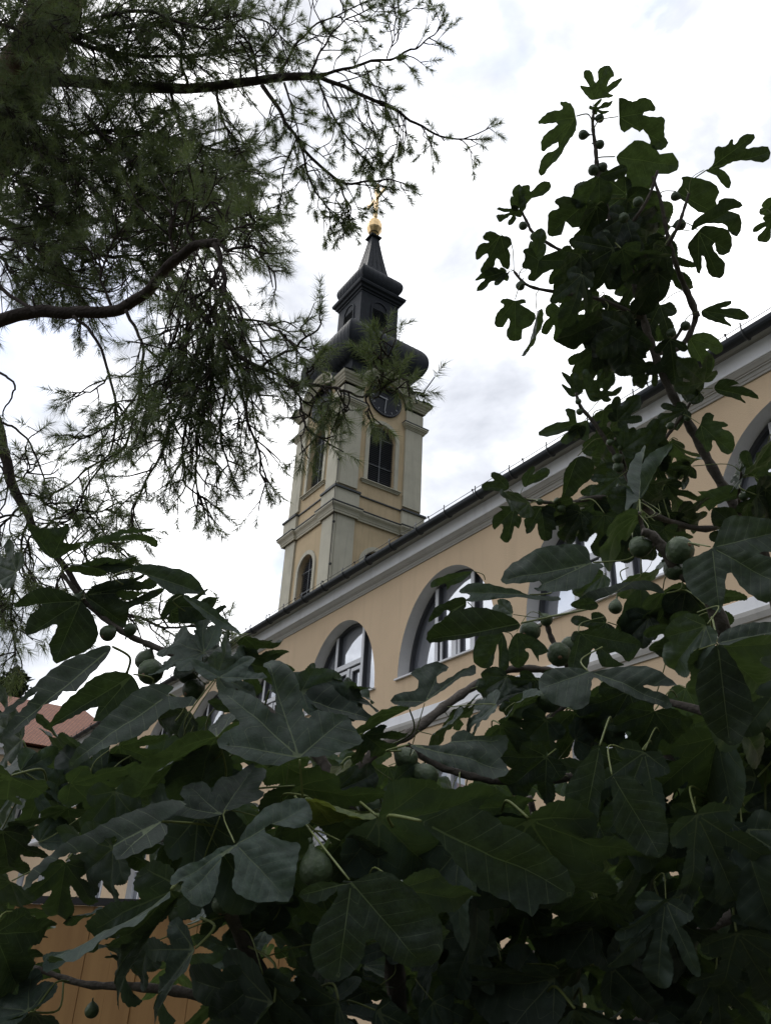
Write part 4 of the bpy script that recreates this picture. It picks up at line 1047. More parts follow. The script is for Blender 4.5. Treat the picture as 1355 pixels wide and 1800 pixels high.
T5 = [
 ([(430, 530), (400, 520), (363, 468), (410, 490), (380, 445), (365, 408), (415, 440), (425, 470), (420, 420), (440, 420), (460, 470), (468, 505)], (367, 412), 2.3),
 ([(482, 512), (470, 450), (465, 403), (490, 400), (510, 440), (530, 450), (535, 410), (562, 398), (545, 455), (600, 460), (560, 485), (540, 500), (607, 505), (560, 540), (510, 552)], (600, 505), 2.32),
 ([(490, 640), (440, 650), (430, 590), (385, 583), (390, 610), (400, 640), (345, 650), (265, 690), (256, 717), (320, 715), (400, 690), (365, 720), (365, 747), (400, 750), (435, 710), (440, 682), (460, 732), (490, 732), (497, 690)], (258, 716), 2.25),
 ([(440, 815), (415, 830), (385, 870), (375, 900), (372, 960), (366, 1022), (395, 1012), (430, 990), (460, 950), (500, 920), (522, 880), (515, 830), (470, 808)], (369, 1020), 2.25),
 ([(115, 965), (80, 977), (40, 970), (0, 972), (-14, 950), (10, 930), (50, 925), (33, 905), (40, 883), (75, 890), (100, 910), (117, 935)], (-12, 953), 2.1),
 ([(190, 955), (178, 910), (200, 880), (230, 855), (242, 870), (230, 895), (260, 875), (295, 863), (314, 880), (300, 905), (260, 930), (220, 942)], (312, 882), 2.1),
 ([(145, 1050), (100, 1042), (68, 1045), (85, 1060), (45, 1090), (38, 1130), (50, 1157), (80, 1130), (90, 1140), (85, 1170), (76, 1195), (105, 1227), (130, 1200), (145, 1140), (165, 1152), (180, 1100), (160, 1085), (180, 1063)], (105, 1224), 2.1),
 ([(270, 1045), (230, 1043), (193, 1060), (215, 1080), (188, 1110), (195, 1150), (200, 1177), (230, 1160), (250, 1125), (255, 1165), (270, 1205), (295, 1217), (322, 1200), (325, 1160), (342, 1155), (335, 1110), (330, 1080), (342, 1060), (310, 1043)], (292, 1215), 2.1),
 ([(1020, 660), (1030, 625), (1055, 601), (1085, 615), (1080, 640), (1130, 645), (1152, 665), (1120, 675), (1170, 700), (1185, 760), (1165, 802), (1120, 790), (1090, 740), (1075, 740), (1075, 775), (1050, 792), (1030, 755), (1010, 730), (993, 705)], (1172, 797), 2.4),
 ([(1085, 490), (1110, 450), (1160, 443), (1202, 465), (1160, 480), (1220, 480), (1280, 510), (1299, 542), (1250, 530), (1210, 525), (1237, 562), (1190, 540), (1120, 520)], (1296, 540), 2.4),
 ([(1240, 975), (1170, 943), (1110, 950), (1050, 970), (1005, 973), (1020, 990), (983, 1010), (1000, 1025), (965, 1050), (948, 1080), (1000, 1070), (1040, 1050), (1060, 1072), (1100, 1040), (1150, 1020), (1200, 1007)], (951, 1077), 2.4),
]
for ol, tip in T6: tall.traced(c6(ol), c6(ol[:1])[0], c6([tip])[0], Tz + rr.uniform(-.08, .08), rr.uniform(-.55, -.25), 300 + tall.n)
for ol, tip, d in T5: tall.traced(c5(ol), c5(ol[:1])[0], c5([tip])[0], d, rr.uniform(-.55, -.25), 300 + tall.n)
P = tall.pl
for a in [
 (1062, 905, 1055, 990, 2.1, .05, 0, 'A', 1.0), (1105, 915, 1090, 1000, 2.1, .05, 10, 'B', .9), (1140, 920, 1135, 995, 2.1, .05, 0, 'A', 1), (1165, 930, 1205, 985, 2.15, .05, 0, 'D', 1), (1020, 900, 985, 960, 2.1, .05, 0, 'B', .9), (1085, 840, 1035, 880, 2.2, .05, 0, 'A', 1), (1120, 850, 1170, 890, 2.2, .05, 10, 'B', 1),
 (1040, 193, 1075, 184, Tz, .05, 40, 'D', 1),


 (912, 366, 910, 326, Tz, .06, -20, 'C', 1),
 (911, 368, 868, 392, Tz, .05, 30, 'D', 1), (940, 452, 952, 400, Tz, .05, 0, 'C', .9), (943, 550, 932, 634, Tz, .05, 78, 'C', .9),
 (890, 480, 845, 490, Tz, .05, -30, 'D', 1.0), (982, 540, 990, 612, Tz, .05, 10, 'B', .9), (1030, 560, 1000, 620, Tz, .05, -25, 'A', 1),
 (1150, 640, 1118, 690, Tz, .06, 20, 'D', 1.0), (1041, 617, 1030, 680, Tz, .05, 15, 'A2', 1.0),
 (1020, 748, 995, 782, 2.25, .06, -20, 'C', .8),

 (930, 884, 870, 880, 2.0, .10, 40, 'C', 1), (975, 885, 1010, 930, 2.1, .08, -10, 'B', 1), (1236, 672, 1200, 640, 2.4, .10, 0, 'B', .9),
 (1305, 838, 1280, 830, 2.35, .10, 5, 'B', 1.1), (1325, 836, 1352, 800, 2.35, .10, 0, 'B', 1.1), (1355, 776, 1318, 848, 2.0, .06, 60, 'C', 1.1), (1330, 870, 1400, 880, 2.3, .08, -5, 'B', 1),
 (1310, 930, 1260, 905, 2.35, .08, 20, 'B', 1), (1345, 860, 1340, 930, 2.3, .08, 0, 'B', 1),
 (1215, 820, 1160, 850, 2.4, .10, 10, 'D', 1), (1150, 815, 1225, 850, 2.4, .06, 30, 'D', 1.0), (1170, 850, 1212, 920, 2.4, .06, 0, 'D2', .9), (1174, 902, 1188, 958, 2.35, .08, -5, 'D', 1.1), (1190, 905, 1245, 925, 2.35, .08, -10, 'B', 1.0),
 (1085, 740, 1120, 700, 2.25, .08, 0, 'B', .9), (1060, 720, 1105, 755, 2.25, .08, 20, 'A', 1), (1075, 760, 1050, 820, 2.25, .09, 5, 'B', .9), (1095, 790, 1140, 760, 2.2, .09, -10, 'A', 1), (1110, 830, 1060, 850, 2.25, .09, 10, 'B', .9),
 (1050, 880, 1040, 950, 2.2, .09, 0, 'A', 1), (1080, 880, 1075, 960, 2.2, .09, 10, 'B', 1), (1110, 900, 1030, 935, 2.25, .06, 20, 'D', 1), (1130, 800, 1160, 740, 2.3, .09, 0, 'W', .8), (1000, 890, 1005, 960, 2.15, .08, -20, 'C', 1),
 (1055, 700, 1075, 665, 2.3, .09, 15, 'D', 1), (1230, 690, 1185, 700, 2.4, .09, 25, 'C', .9), (1205, 720, 1150, 745, 2.45, .08, -10, 'A', .9), (1358, 380, 1338, 432, 2.5, .06, 20, 'A', 1.0), (1362, 350, 1336, 385, 2.5, .06, 10, 'C', 1.0),
]: P(*a)
# the thick dark middle of the shoot
for i in range(46):
    an = rr.uniform(0, 6.28); q = math.sqrt(rr.random())
    x = 1100 + q * 90 * math.cos(an); y_ = 470 + q * 120 * math.sin(an)
    if 16 < i < 24: x = rr.uniform(1010, 1180); y_ = rr.uniform(540, 620)
    if i >= 24: x = rr.gauss(1090, 45); y_ = rr.uniform(330, 590)
    if i >= 38: x = rr.uniform(1040, 1200); y_ = rr.uniform(690, 900)
    a2 = math.radians(rr.gauss(100, 45)); L = rr.uniform(70, 105)
    P(x, y_, x + L * math.cos(a2), y_ + L * math.sin(a2), Tz + rr.uniform(-.16, .2), rr.uniform(-.03, .10), rr.uniform(-40, 40), rr.choice(['A', 'A2', 'B', 'B2', 'C', 'W', 'D', 'A3']), rr.uniform(.85, 1.1))
for f in [(1042, 299, 9.5, Tz), (1059, 294, 8.5, Tz), (1054, 208, 7.5, Tz), (1024, 237, 8.5, Tz), (1054, 254, 8, Tz), (1096, 383, 9, Tz - .1), (1121, 355, 9, Tz - .1), (1105, 408, 9, Tz), (1195, 395, 10, Tz), (1186, 345, 8, Tz - .05), (919, 397, 7.5, Tz), (938, 416, 7, Tz), (914, 503, 8, Tz), (1179, 586, 8.5, Tz - .05), (1204, 573, 8.5, Tz - .05), (1063, 412, 9, Tz - .05),
          (1016, 706, 5.5, 2.25), (1018, 724, 6, 2.25), (1085, 806, 9, 2.22), (1086, 822, 9.5, 2.22), (1071, 778, 6, 2.2), (1090, 787, 5, 2.2), (948, 882, 6, 2.1), (979, 880, 5.5, 2.1), (986, 894, 8, 2.1), (1178, 749, 7, 2.45), (1208, 735, 6, 2.45), (1219, 704, 7, 2.45), (1306, 873, 8, 2.35), (1112, 555, 7, Tz), (1062, 563, 7, Tz)]:
    tall.fruit(*f)
tall.finish()

# ---- large fig in the foreground
low = FigPlant('fig_tree', 'spreading fig bush with very large dark leaves filling the foreground below the church', at(760, 2500, 1.5).xy.to_3d())
B0 = low.base
def fork(px, py, d): return at(px, py, d)
low.branch([B0, Vector((B0.x, B0.y, .6)), at(720, 2050, 1.55), (700, 1780, 1.5), (680, 1600, 1.45), (640, 1470, 1.4), (600, 1400, 1.35)], .026, .010)
low.branch([at(720, 2050, 1.55), (560, 1850, 1.4), (430, 1660, 1.3), (385, 1530, 1.25), (378, 1495, 1.2)], .016, .006)
low.branch([(600, 1400, 1.35), (560, 1330, 1.4), (470, 1250, 1.5), (385, 1190, 1.55), (340, 1165, 1.58), (270, 1136, 1.6), (215, 1110, 1.6), (150, 1058, 1.6), (110, 1008, 1.6)], .010, .004)
low.branch([(600, 1400, 1.35), (660, 1320, 1.4), (720, 1290, 1.5), (790, 1235, 1.6), (850, 1196, 1.7), (900, 1176, 1.7), (960, 1178, 1.75), (1010, 1190, 1.8)], .010, .007)
low.branch([at(720, 2050, 1.55), (860, 1760, 1.6), (900, 1690, 1.6), (1000, 1690, 1.6), (1120, 1680, 1.6), (1220, 1640, 1.6), (1355, 1578, 1.6), (1450, 1530, 1.6)], .016, .011)
low.branch([(1440, 1330, 1.5), (1355, 1312, 1.5), (1250, 1318, 1.5), (1110, 1350, 1.5), (1000, 1366, 1.5), (880, 1372, 1.5), (780, 1350, 1.5), (715, 1310, 1.5)], .012, .006)
low.branch([at(720, 2050, 1.55), (1150, 1770, 1.8), (1033, 1614, 1.7), (960, 1500, 1.7), (930, 1400, 1.7)], .014, .006)
low.branch([at(1420, 1900, 1.7), (1400, 1500, 1.5), (1330, 1280, 1.4), (1250, 1060, 1.35), (1190, 1000, 1.35), (1150, 945, 1.35), (1128, 935, 1.35)], .018, .006)
low.branch([(1150, 960, 1.35), (1130, 930, 1.4), (1122, 900, 1.4)], .005, .003)
low.branch([(1010, 1190, 1.8), (985, 1150, 1.7), (968, 1120, 1.7), (958, 1085, 1.7)], .007, .005)
low.branch([(1330, 1280, 1.4), (1150, 1230, 1.5), (1010, 1235, 1.6), (960, 1265, 1.6)], .008, .005)
low.branch([at(560, 1850, 1.4), (380, 1760, 1.35), (250, 1735, 1.35), (150, 1730, 1.35), (60, 1700, 1.35)], .010, .004)
low.branch([(378, 1495, 1.2), (360, 1420, 1.25), (330, 1300, 1.4)], .006, .004)
low.branch([(385, 1530, 1.25), (300, 1480, 1.3), (160, 1400, 1.45), (30, 1385, 1.5), (-60, 1380, 1.5)], .007, .004)

for fn, outl, base, tip, d, tilt, pet in [
 (c3, [(665, 535), (560, 583), (430, 572), (310, 530), (235, 470), (270, 415), (350, 370), (340, 340), (290, 290), (240, 215), (250, 165), (310, 163), (390, 193), (450, 240), (520, 308), (545, 298), (540, 200), (510, 100), (475, 40), (520, 14), (580, 45), (640, 100), (670, 190), (682, 270), (698, 328), (725, 332), (750, 296), (800, 308), (860, 320), (920, 325), (945, 375), (985, 435), (995, 470), (930, 495), (860, 520), (760, 540)], (665, 535), (500, 25), 1.05, .45, (519, 1400, 1.12)),
 (c3, [(262, 830), (200, 852), (120, 856), (40, 842), (0, 810), (5, 785), (70, 770), (45, 735), (80, 682), (160, 663), (195, 688), (214, 722), (240, 660), (330, 618), (420, 548), (450, 572), (495, 588), (490, 650), (455, 702), (486, 715), (470, 745), (400, 777), (330, 810)], (262, 830), (440, 560), 1.08, .7, (378, 1500, 1.2)),
 (c3, [(340, 985), (270, 1000), (180, 1060), (60, 1112), (0, 1165), (0, 1215), (62, 1190), (48, 1235), (62, 1272), (130, 1312), (200, 1290), (235, 1220), (250, 1140), (265, 1062), (300, 1035), (325, 1050), (330, 1130), (315, 1200), (340, 1250), (420, 1278), (520, 1292), (600, 1285), (640, 1230), (650, 1150), (662, 1060), (672, 985), (600, 966), (530, 950), (488, 915), (520, 884), (590, 896), (660, 912), (720, 882), (738, 840), (720, 780), (680, 745), (600, 755), (510, 790), (440, 850), (380, 920)], (340, 985), (620, 1270), .95, .5, (470, 1440, 1.15)),
 (c1, [(850, 437), (885, 470), (870, 540), (800, 590), (700, 622), (620, 625), (598, 570), (622, 524), (560, 530), (500, 570), (420, 600), (340, 622), (260, 660), (190, 720), (130, 792), (108, 792), (150, 700), (230, 630), (340, 570), (460, 510), (560, 458), (660, 410), (760, 370), (860, 345), (930, 335), (985, 350), (945, 392), (890, 422)], (850, 437), (112, 790), 1.0, .75, (356, 1502, 1.2)),
 (c4, [(98, 690), (60, 713), (0, 706), (-30, 690), (0, 664), (60, 655), (72, 620), (44, 590), (80, 560), (140, 540), (182, 546), (175, 572), (140, 600), (150, 626), (200, 592), (240, 570), (280, 545), (284, 580), (250, 600), (220, 606), (180, 640), (140, 666)], (98, 690), (165, 545), 1.25, .6, (733, 1310, 1.4)),
 (c4, [(45, 848), (80, 882), (180, 926), (280, 950), (350, 966), (406, 945), (400, 905), (378, 882), (402, 852), (402, 820), (370, 810), (280, 816), (240, 797), (200, 810), (180, 842), (110, 848)], (45, 848), (404, 930), 1.1, .6, None),
 (c4, [(695, 580), (640, 568), (570, 575), (515, 602), (510, 650), (540, 690), (600, 720), (650, 731), (690, 702), (700, 650), (706, 610), (722, 610), (770, 640), (840, 670), (920, 690), (995, 706), (985, 670), (930, 646), (890, 630), (960, 636), (1020, 630), (980, 600), (900, 565), (820, 564), (740, 578)], (695, 580), (990, 690), 1.2, .55, None),
 (c4, [(1140, 130), (1090, 160), (1034, 190), (1040, 260), (1070, 310), (1120, 342), (1165, 366), (1186, 310), (1190, 240), (1210, 224), (1240, 270), (1290, 312), (1340, 330), (1400, 300), (1424, 220), (1400, 182), (1310, 152), (1400, 140), (1424, 60), (1380, 34), (1280, 25), (1200, 19), (1165, 70)], (1140, 130), (1400, 270), 1.12, .35, None),
 (c4, [(700, 185), (690, 140), (650, 124), (580, 124), (500, 140), (430, 170), (380, 215), (369, 255), (440, 266), (510, 255), (515, 270), (490, 281), (560, 300), (640, 291), (700, 262), (730, 215), (749, 205), (730, 188)], (700, 185), (372, 252), 1.35, .45, (1120, 970, 1.36)),
 (c0, [(890, 970), (960, 990), (1032, 1000), (1020, 1040), (940, 1050), (880, 1062), (800, 1140), (740, 1190), (640, 1230), (560, 1262), (480, 1292), (400, 1332), (352, 1332), (400, 1260), (470, 1180), (540, 1110), (620, 1040), (700, 970), (780, 930), (860, 920), (920, 935)], (890, 970), (360, 1328), 1.1, .6, None),
 (c0, [(590, 720), (560, 780), (480, 870), (400, 962), (335, 950), (300, 1000), (230, 1022), (180, 1090), (120, 1150), (40, 1188), (8, 1160), (40, 1110), (100, 1060), (150, 1010), (195, 965), (120, 1012), (40, 1072), (-4, 1098), (10, 1050), (90, 1000), (180, 930), (270, 840), (380, 775), (480, 740), (560, 710)], (590, 720), (30, 1180), 1.15, .6, None),
 (c0, [(700, 865), (738, 930), (700, 1000), (620, 1060), (560, 1090), (498, 1102), (520, 1030), (460, 1050), (400, 1080), (330, 1120), (233, 1162), (290, 1080), (350, 1000), (420, 940), (480, 880), (560, 840), (640, 838)], (700, 865), (240, 1158), 1.25, -.4, None),
 (c0, [(430, 470), (370, 430), (260, 394), (170, 410), (68, 490), (120, 502), (212, 480), (215, 500), (160, 540), (134, 600), (140, 652), (220, 622), (300, 590), (290, 640), (260, 700), (275, 770), (300, 806), (380, 772), (450, 740), (500, 700), (526, 640), (510, 580), (480, 520)], (430, 470), (290, 800), 1.57, -.3, None),
 (c0, [(450, 440), (520, 380), (600, 355), (700, 349), (768, 372), (750, 412), (690, 410), (640, 410), (620, 435), (670, 475), (740, 450), (800, 420), (876, 404), (870, 430), (820, 460), (740, 490), (690, 512), (680, 570), (665, 616), (620, 610), (560, 560), (500, 510)], (450, 440), (670, 600), 1.58, -.3, None),
 (c0, [(700, 305), (740, 280), (830, 284), (950, 310), (1040, 350), (1096, 410), (1096, 436), (1020, 430), (930, 441), (850, 395), (780, 340)], (700, 305), (1096, 430), 1.5, .35, None),
 (c0, [(400, 285), (460, 265), (540, 235), (640, 255), (740, 295), (700, 310), (600, 325), (500, 290)], (400, 285), (735, 297), 1.58, -.5, None),
 (c0, [(970, 447), (1040, 465), (1120, 500), (1200, 570), (1282, 645), (1200, 624), (1110, 575), (1030, 510)], (970, 447), (1280, 640), 1.4, .4, None),
 (c0, [(940, 500), (880, 560), (850, 560), (880, 480), (930, 430), (1000, 440), (1040, 480), (1100, 455), (1142, 470), (1110, 500), (1060, 500), (1120, 520), (1180, 500), (1206, 510), (1150, 545), (1080, 570), (1000, 585), (950, 580)], (940, 500), (1180, 510), 1.48, -.4, None),
 (c4, [(440, 405), (400, 370), (320, 345), (240, 350), (170, 382), (110, 425), (94, 470), (120, 486), (200, 470), (280, 452), (350, 442), (430, 426)], (440, 405), (100, 475), 1.3, -.4, (958, 1085, 1.7)),
 (c3, [(935, 1180), (880, 1190), (780, 1170), (700, 1200), (660, 1250), (720, 1286), (800, 1270), (860, 1225), (850, 1270), (760, 1390), (720, 1520), (760, 1640), (860, 1700), (950, 1640), (1000, 1560), (1010, 1480), (1060, 1470), (1120, 1560), (1250, 1640), (1400, 1600), (1410, 1400), (1300, 1250), (1150, 1130), (1050, 1120)], (935, 1180), (1300, 1610), .88, -.3, (572, 1478, 1.1)),
 (c3, [(250, 120), (210, 140), (150, 110), (110, 60), (88, 25), (160, 40), (210, 70), (260, 90), (330, 50), (380, 10), (442, 4), (430, 40), (400, 80), (480, 100), (497, 130), (400, 130), (340, 146), (290, 150)], (250, 120), (440, 8), 1.35, .6, None),
 (c0, [(280, 245), (240, 220), (190, 160), (150, 90), (140, 58), (200, 80), (270, 86), (320, 80), (362, 64), (370, 95), (345, 140), (350, 160), (420, 165), (434, 176), (370, 210), (320, 240)], (280, 245), (150, 70), 1.6, -.4, None),
 (c0, [(440, 180), (520, 135), (580, 118), (640, 95), (740, 80), (838, 85), (760, 101), (680, 110), (640, 124), (720, 113), (800, 120), (842, 150), (840, 190), (810, 185), (770, 157), (690, 146), (600, 156), (500, 168)], (440, 180), (835, 180), 1.6, -.4, None),
 (c5, [(735, 1010), (738, 960), (740, 880), (760, 820), (800, 780), (870, 744), (893, 745), (862, 800), (820, 860), (790, 920), (762, 980)], (735, 1010), (885, 748), 1.5, .3, (1135, 938, 1.36)),
 (c5, [(733, 1010), (690, 1062), (668, 1100), (676, 980), (680, 880), (720, 800), (756, 722), (752, 800), (738, 900)], (733, 1010), (755, 728), 1.5, .9, (1135, 938, 1.36)),
 (c5, [(735, 1012), (680, 1100), (620, 1080), (580, 1020), (590, 970), (640, 950), (690, 960)], (735, 1012), (590, 990), 1.53, -.4, None),
 (c3, [(520, 190), (560, 130), (640, 105), (740, 135), (820, 165), (870, 215), (920, 240), (1000, 280), (1070, 330), (960, 335), (860, 310), (760, 280), (700, 240), (600, 230)], (520, 190), (1060, 325), 1.35, .7, None),
 (c3, [(640, 110), (700, 85), (790, 85), (850, 110), (875, 135), (820, 125), (760, 110), (830, 160), (860, 200), (780, 160), (700, 130)], (640, 110), (872, 132), 1.4, .5, None),
]: low.traced(fn(outl), fn([base])[0], fn([tip])[0], d, tilt, 100 + low.n, pet=pet)
for fn, ol, tip, d, tilt in [
 (c4, [(660, 440), (640, 470), (615, 545), (630, 577), (680, 570), (695, 530), (705, 498), (720, 510), (740, 562), (822, 562), (790, 540), (768, 513), (800, 510), (840, 547), (888, 490), (860, 455), (800, 428), (740, 418), (690, 428)], (886, 490), 1.4, -.4),
 (c4, [(880, 272), (840, 300), (820, 330), (800, 400), (788, 440), (880, 477), (952, 440), (940, 390), (947, 350), (930, 310), (905, 288)], (882, 474), 1.5, -.5),
 (c4, [(968, 296), (920, 260), (840, 257), (760, 268), (690, 290), (636, 332), (700, 321), (780, 293), (880, 287)], (640, 330), 1.35, .6),
 (c4, [(720, 330), (690, 310), (636, 325), (628, 347), (700, 357), (725, 345)], (630, 345), 1.37, -.5),
 (c4, [(268, 217), (220, 218), (180, 224), (123, 250), (117, 277), (170, 263), (176, 287), (192, 270), (232, 250)], (119, 274), 1.9, -.4),
 (c4, [(247, 330), (240, 308), (205, 310), (165, 330), (130, 350), (106, 407), (150, 377), (170, 355), (187, 365), (163, 387), (200, 377), (240, 352)], (108, 405), 1.9, -.4),
 (c4, [(470, 300), (430, 282), (370, 273), (310, 260), (250, 260), (213, 285), (258, 300), (243, 327), (330, 322), (430, 312), (500, 322), (577, 327), (582, 309)], (216, 287), 1.4, .4),
 (c4, [(380, 440), (340, 418), (300, 440), (273, 490), (273, 547), (310, 577), (342, 555), (350, 520), (363, 480), (368, 590), (402, 560), (397, 490)], (310, 575), 1.6, -.4),
 (c4, [(430, 440), (403, 480), (398, 532), (430, 572), (455, 562), (477, 520), (460, 500), (482, 500), (512, 547), (512, 520), (547, 505), (520, 470), (480, 448)], (440, 570), 1.62, -.4),
 (c4, [(1160, 480), (1098, 560), (1078, 640), (1108, 760), (1160, 832), (1222, 862), (1282, 760), (1287, 680), (1250, 590), (1210, 520)], (1205, 857), .98, -.3),
 (c4, [(1160, 478), (1172, 448), (1220, 420), (1290, 403), (1355, 399), (1430, 400), (1430, 430), (1350, 441), (1280, 452), (1200, 487)], (1425, 415), .96, .6),
 (c7, [(780, 135), (773, 160), (778, 240), (783, 320), (830, 372), (880, 417), (950, 432), (980, 400), (982, 320), (955, 230), (900, 178), (840, 128)], (955, 430), 1.05, -.3),
 (c7, [(730, 30), (680, 60), (608, 170), (608, 250), (640, 342), (690, 372), (727, 290), (737, 200), (752, 130)], (665, 362), 1.1, -.3),
 (c7, [(90, 300), (160, 248), (240, 233), (330, 260), (380, 300), (470, 338), (560, 420), (620, 480), (652, 560), (600, 602), (520, 610), (490, 642), (400, 590), (300, 540), (230, 470), (170, 390), (120, 340)], (645, 580), .98, -.4),
]: low.traced(fn(ol), fn(ol[:1])[0], fn([tip])[0], d, tilt, 500 + low.n)
P = low.pl
for a in [
 (1175, 1055, 1205, 1150, 1.5, .05, 0, 'B', .9), (1065, 1095, 1000, 1140, 1.5, .05, 10, 'A', 1.0), (1205, 1035, 1275, 1125, 1.45, .05, 0, 'B', 1.0), (1140, 1085, 1075, 1150, 1.5, .05, 20, 'C', 1), (1215, 1090, 1150, 1165, 1.4, .05, -20, 'B', 1), (890, 1190, 830, 1225, 1.6, .05, 20, 'C', 1), (940, 1195, 880, 1240, 1.6, .05, 0, 'A', 1), (985, 1190, 940, 1245, 1.6, .05, 0, 'B', .9),
 (1105, 1215, 1050, 1320, 1.35, .05, 0, 'B', 1.0), (1060, 1205, 1130, 1290, 1.4, .05, 10, 'C', 1.0), (1150, 1250, 1110, 1350, 1.3, .05, -10, 'W', .9), (1010, 1250, 1070, 1340, 1.4, .06, 0, 'B', 1.0), (880, 1275, 930, 1370, 1.4, .05, 10, 'C', .9), (960, 1330, 880, 1400, 1.3, .05, 0, 'B', 1.0), (820, 1420, 900, 1520, 1.2, .05, 0, 'W', 1.0),
 # left spray
 (30, 1006, -30, 985, 1.6, .05, 30, 'B', 1), (131, 991, 248, 1000, 1.6, .04, 58, 'C', .9),
 (165, 1035, 290, 1034, 1.6, .04, 30, 'N', .9),

 (300, 1075, 400, 1062, 1.5, .05, 20, 'D', .9), (359, 1147, 280, 1116, 1.45, .10, -30, 'B', 1), (359, 1147, 405, 1130, 1.45, .10, 10, 'B', 1), (382, 1189, 455, 1150, 1.4, .10, -20, 'B', 1.0),
 (340, 1180, 335, 1120, 1.5, .10, 0, 'B', .9), (430, 1120, 500, 1145, 1.5, .05, 40, 'C', .9), (420, 1160, 520, 1200, 1.5, .05, 15, 'B', .9), (330, 1250, 250, 1280, 1.4, .08, 0, 'C', 1),
 (40, 1300, -30, 1260, 1.5, .10, 0, 'B', 1), (37, 1355, 135, 1388, 1.4, .08, 25, 'B', 1.0), (37, 1355, -40, 1365, 1.4, .08, -10, 'C', 1), (150, 1330, 60, 1310, 1.5, .10, -15, 'B', 1), (210, 1310, 290, 1350, 1.5, .08, 0, 'A', 1), (120, 1420, 40, 1490, 1.4, .06, -30, 'A', .9),
 (70, 1480, 140, 1440, 1.35, .08, -35, 'C', .9), (5, 1460, 20, 1560, 1.4, .06, 10, 'B', 1), (160, 1400, 250, 1440, 1.5, .06, 0, 'B', 1), (230, 1330, 215, 1400, 1.5, .08, 20, 'C', 1),
 # centre
 (381, 1296, 330, 1385, 1.15, .12, 0, 'W', 1.05), (381, 1296, 290, 1330, 1.2, .10, -10, 'B', 1.0), (520, 1214, 600, 1194, 1.35, .07, 30, 'D', 1), (530, 1215, 662, 1240, 1.35, .06, 35, 'C', .9), (600, 1225, 668, 1212, 1.4, .08, 10, 'D', 1.0), (560, 1205, 640, 1260, 1.4, .08, 20, 'B', .9),
 (717, 1248, 600, 1290, 1.3, .05, 35, 'C', .9),


 (544, 1401, 686, 1470, 1.15, .06, 45, 'Y', .8), (551, 1388, 610, 1366, 1.25, .10, 15, 'Y', .9), (590, 1391, 678, 1356, 1.25, .05, 55, 'C', .9),
 (600, 1480, 680, 1560, 1.1, .06, 10, 'C', 1), (700, 1420, 760, 1500, 1.2, .08, 0, 'B', 1), (470, 1260, 400, 1300, 1.3, .10, 0, 'B', 1), (640, 1290, 690, 1340, 1.3, .08, 0, 'A', 1),
 # lower left
 (299, 1566, 78, 1760, .95, .05, -50, 'N', .7), (320, 1560, 95, 1800, .97, .05, 50, 'N2', .6), (342, 1669, 208, 1800, 1.05, .05, -25, 'N2', 1.0), (50, 1778, -60, 1750, 1.0, .06, 0, 'B', 1.0), (60, 1780, 40, 1860, 1.0, .06, 0, 'C', 1), (-10, 1640, 45, 1760, 1.0, .06, -20, 'W', .8), (-20, 1650, 70, 1710, 1.05, .06, 10, 'B', .8), (116, 1516, 95, 1640, 1.15, .05, 0, 'A', .8), (125, 1610, 180, 1610, 1.2, .05, 40, 'C', 1), (260, 1660, 180, 1700, 1.25, .06, 10, 'B', .9), (240, 1690, 205, 1702, 1.3, .08, 0, 'C', 1),
 (200, 1490, 120, 1560, 1.1, .08, 25, 'B', .9), (205, 1480, 265, 1545, 1.15, .06, 20, 'W', .8), (20, 1550, -40, 1600, 1.1, .06, 0, 'B', 1),
 # right
 (1120, 880, 1072, 870, 1.52, .08, 0, 'C', 1.1), (1120, 906, 1034, 964, 1.4, .06, 60, 'C3', .9, 0, (1128, 935, 1.36)),

 (900, 1080, 850, 1080, 1.6, .08, 40, 'C', .9),
 (1165, 1040, 1205, 1090, 1.45, .08, 0, 'B', 1), (1060, 1010, 1000, 1060, 1.6, .08, 20, 'C', .8), (1095, 1020, 1180, 1010, 1.55, .08, 30, 'C', .9),
 (1240, 1100, 1160, 1190, 1.0, .06, 30, 'C', .9), (1262, 1135, 1350, 1230, 1.0, .05, 0, 'W', .9),

 (870, 1240, 800, 1290, 1.5, .06, 0, 'B', .9), (930, 1215, 850, 1225, 1.6, .05, 55, 'C', .9), (950, 1230, 870, 1265, 1.5, .06, 0, 'C', .8), (905, 1235, 935, 1235, 1.4, .10, 0, 'C', 1), (960, 1265, 900, 1330, 1.4, .06, 0, 'B', 1), (1010, 1300, 1080, 1260, 1.4, .06, 0, 'B', 1),
 (790, 1260, 850, 1245, 1.6, .06, 30, 'B', 1), (760, 1290, 820, 1260, 1.5, .08, 40, 'C', 1), (700, 1560, 760, 1700, 1.0, .05, 0, 'W', 1),
]: P(*a)
for f in [(1195, 967, 24, 1.33), (1123, 962, 19, 1.36), (1186, 1000, 20, 1.36), (982, 1150, 21, 1.65), (1003, 1137, 18, 1.7), (931, 1110, 18, 1.66), (748, 1366, 22, 1.4), (1081, 1068, 12, 1.7), (190, 1113, 14, 1.58), (265, 1181, 22, 1.5), (340, 1213, 19, 1.5), (330, 1185, 17, 1.52), (255, 1162, 17, 1.6), (230, 1106, 11, 1.6), (137, 1056, 13, 1.6), (556, 1530, 29, 1.08), (655, 1420, 23, 1.3), (715, 1335, 20, 1.42), (1013, 1276, 16, 1.6), (965, 1230, 22, 1.5), (852, 1186, 7, 1.7), (162, 1777, 12, 1.35), (390, 1590, 17, 1.25), (310, 1610, 14, 1.3), (960, 1090, 11, 1.7)]:
    low.fruit(*f)
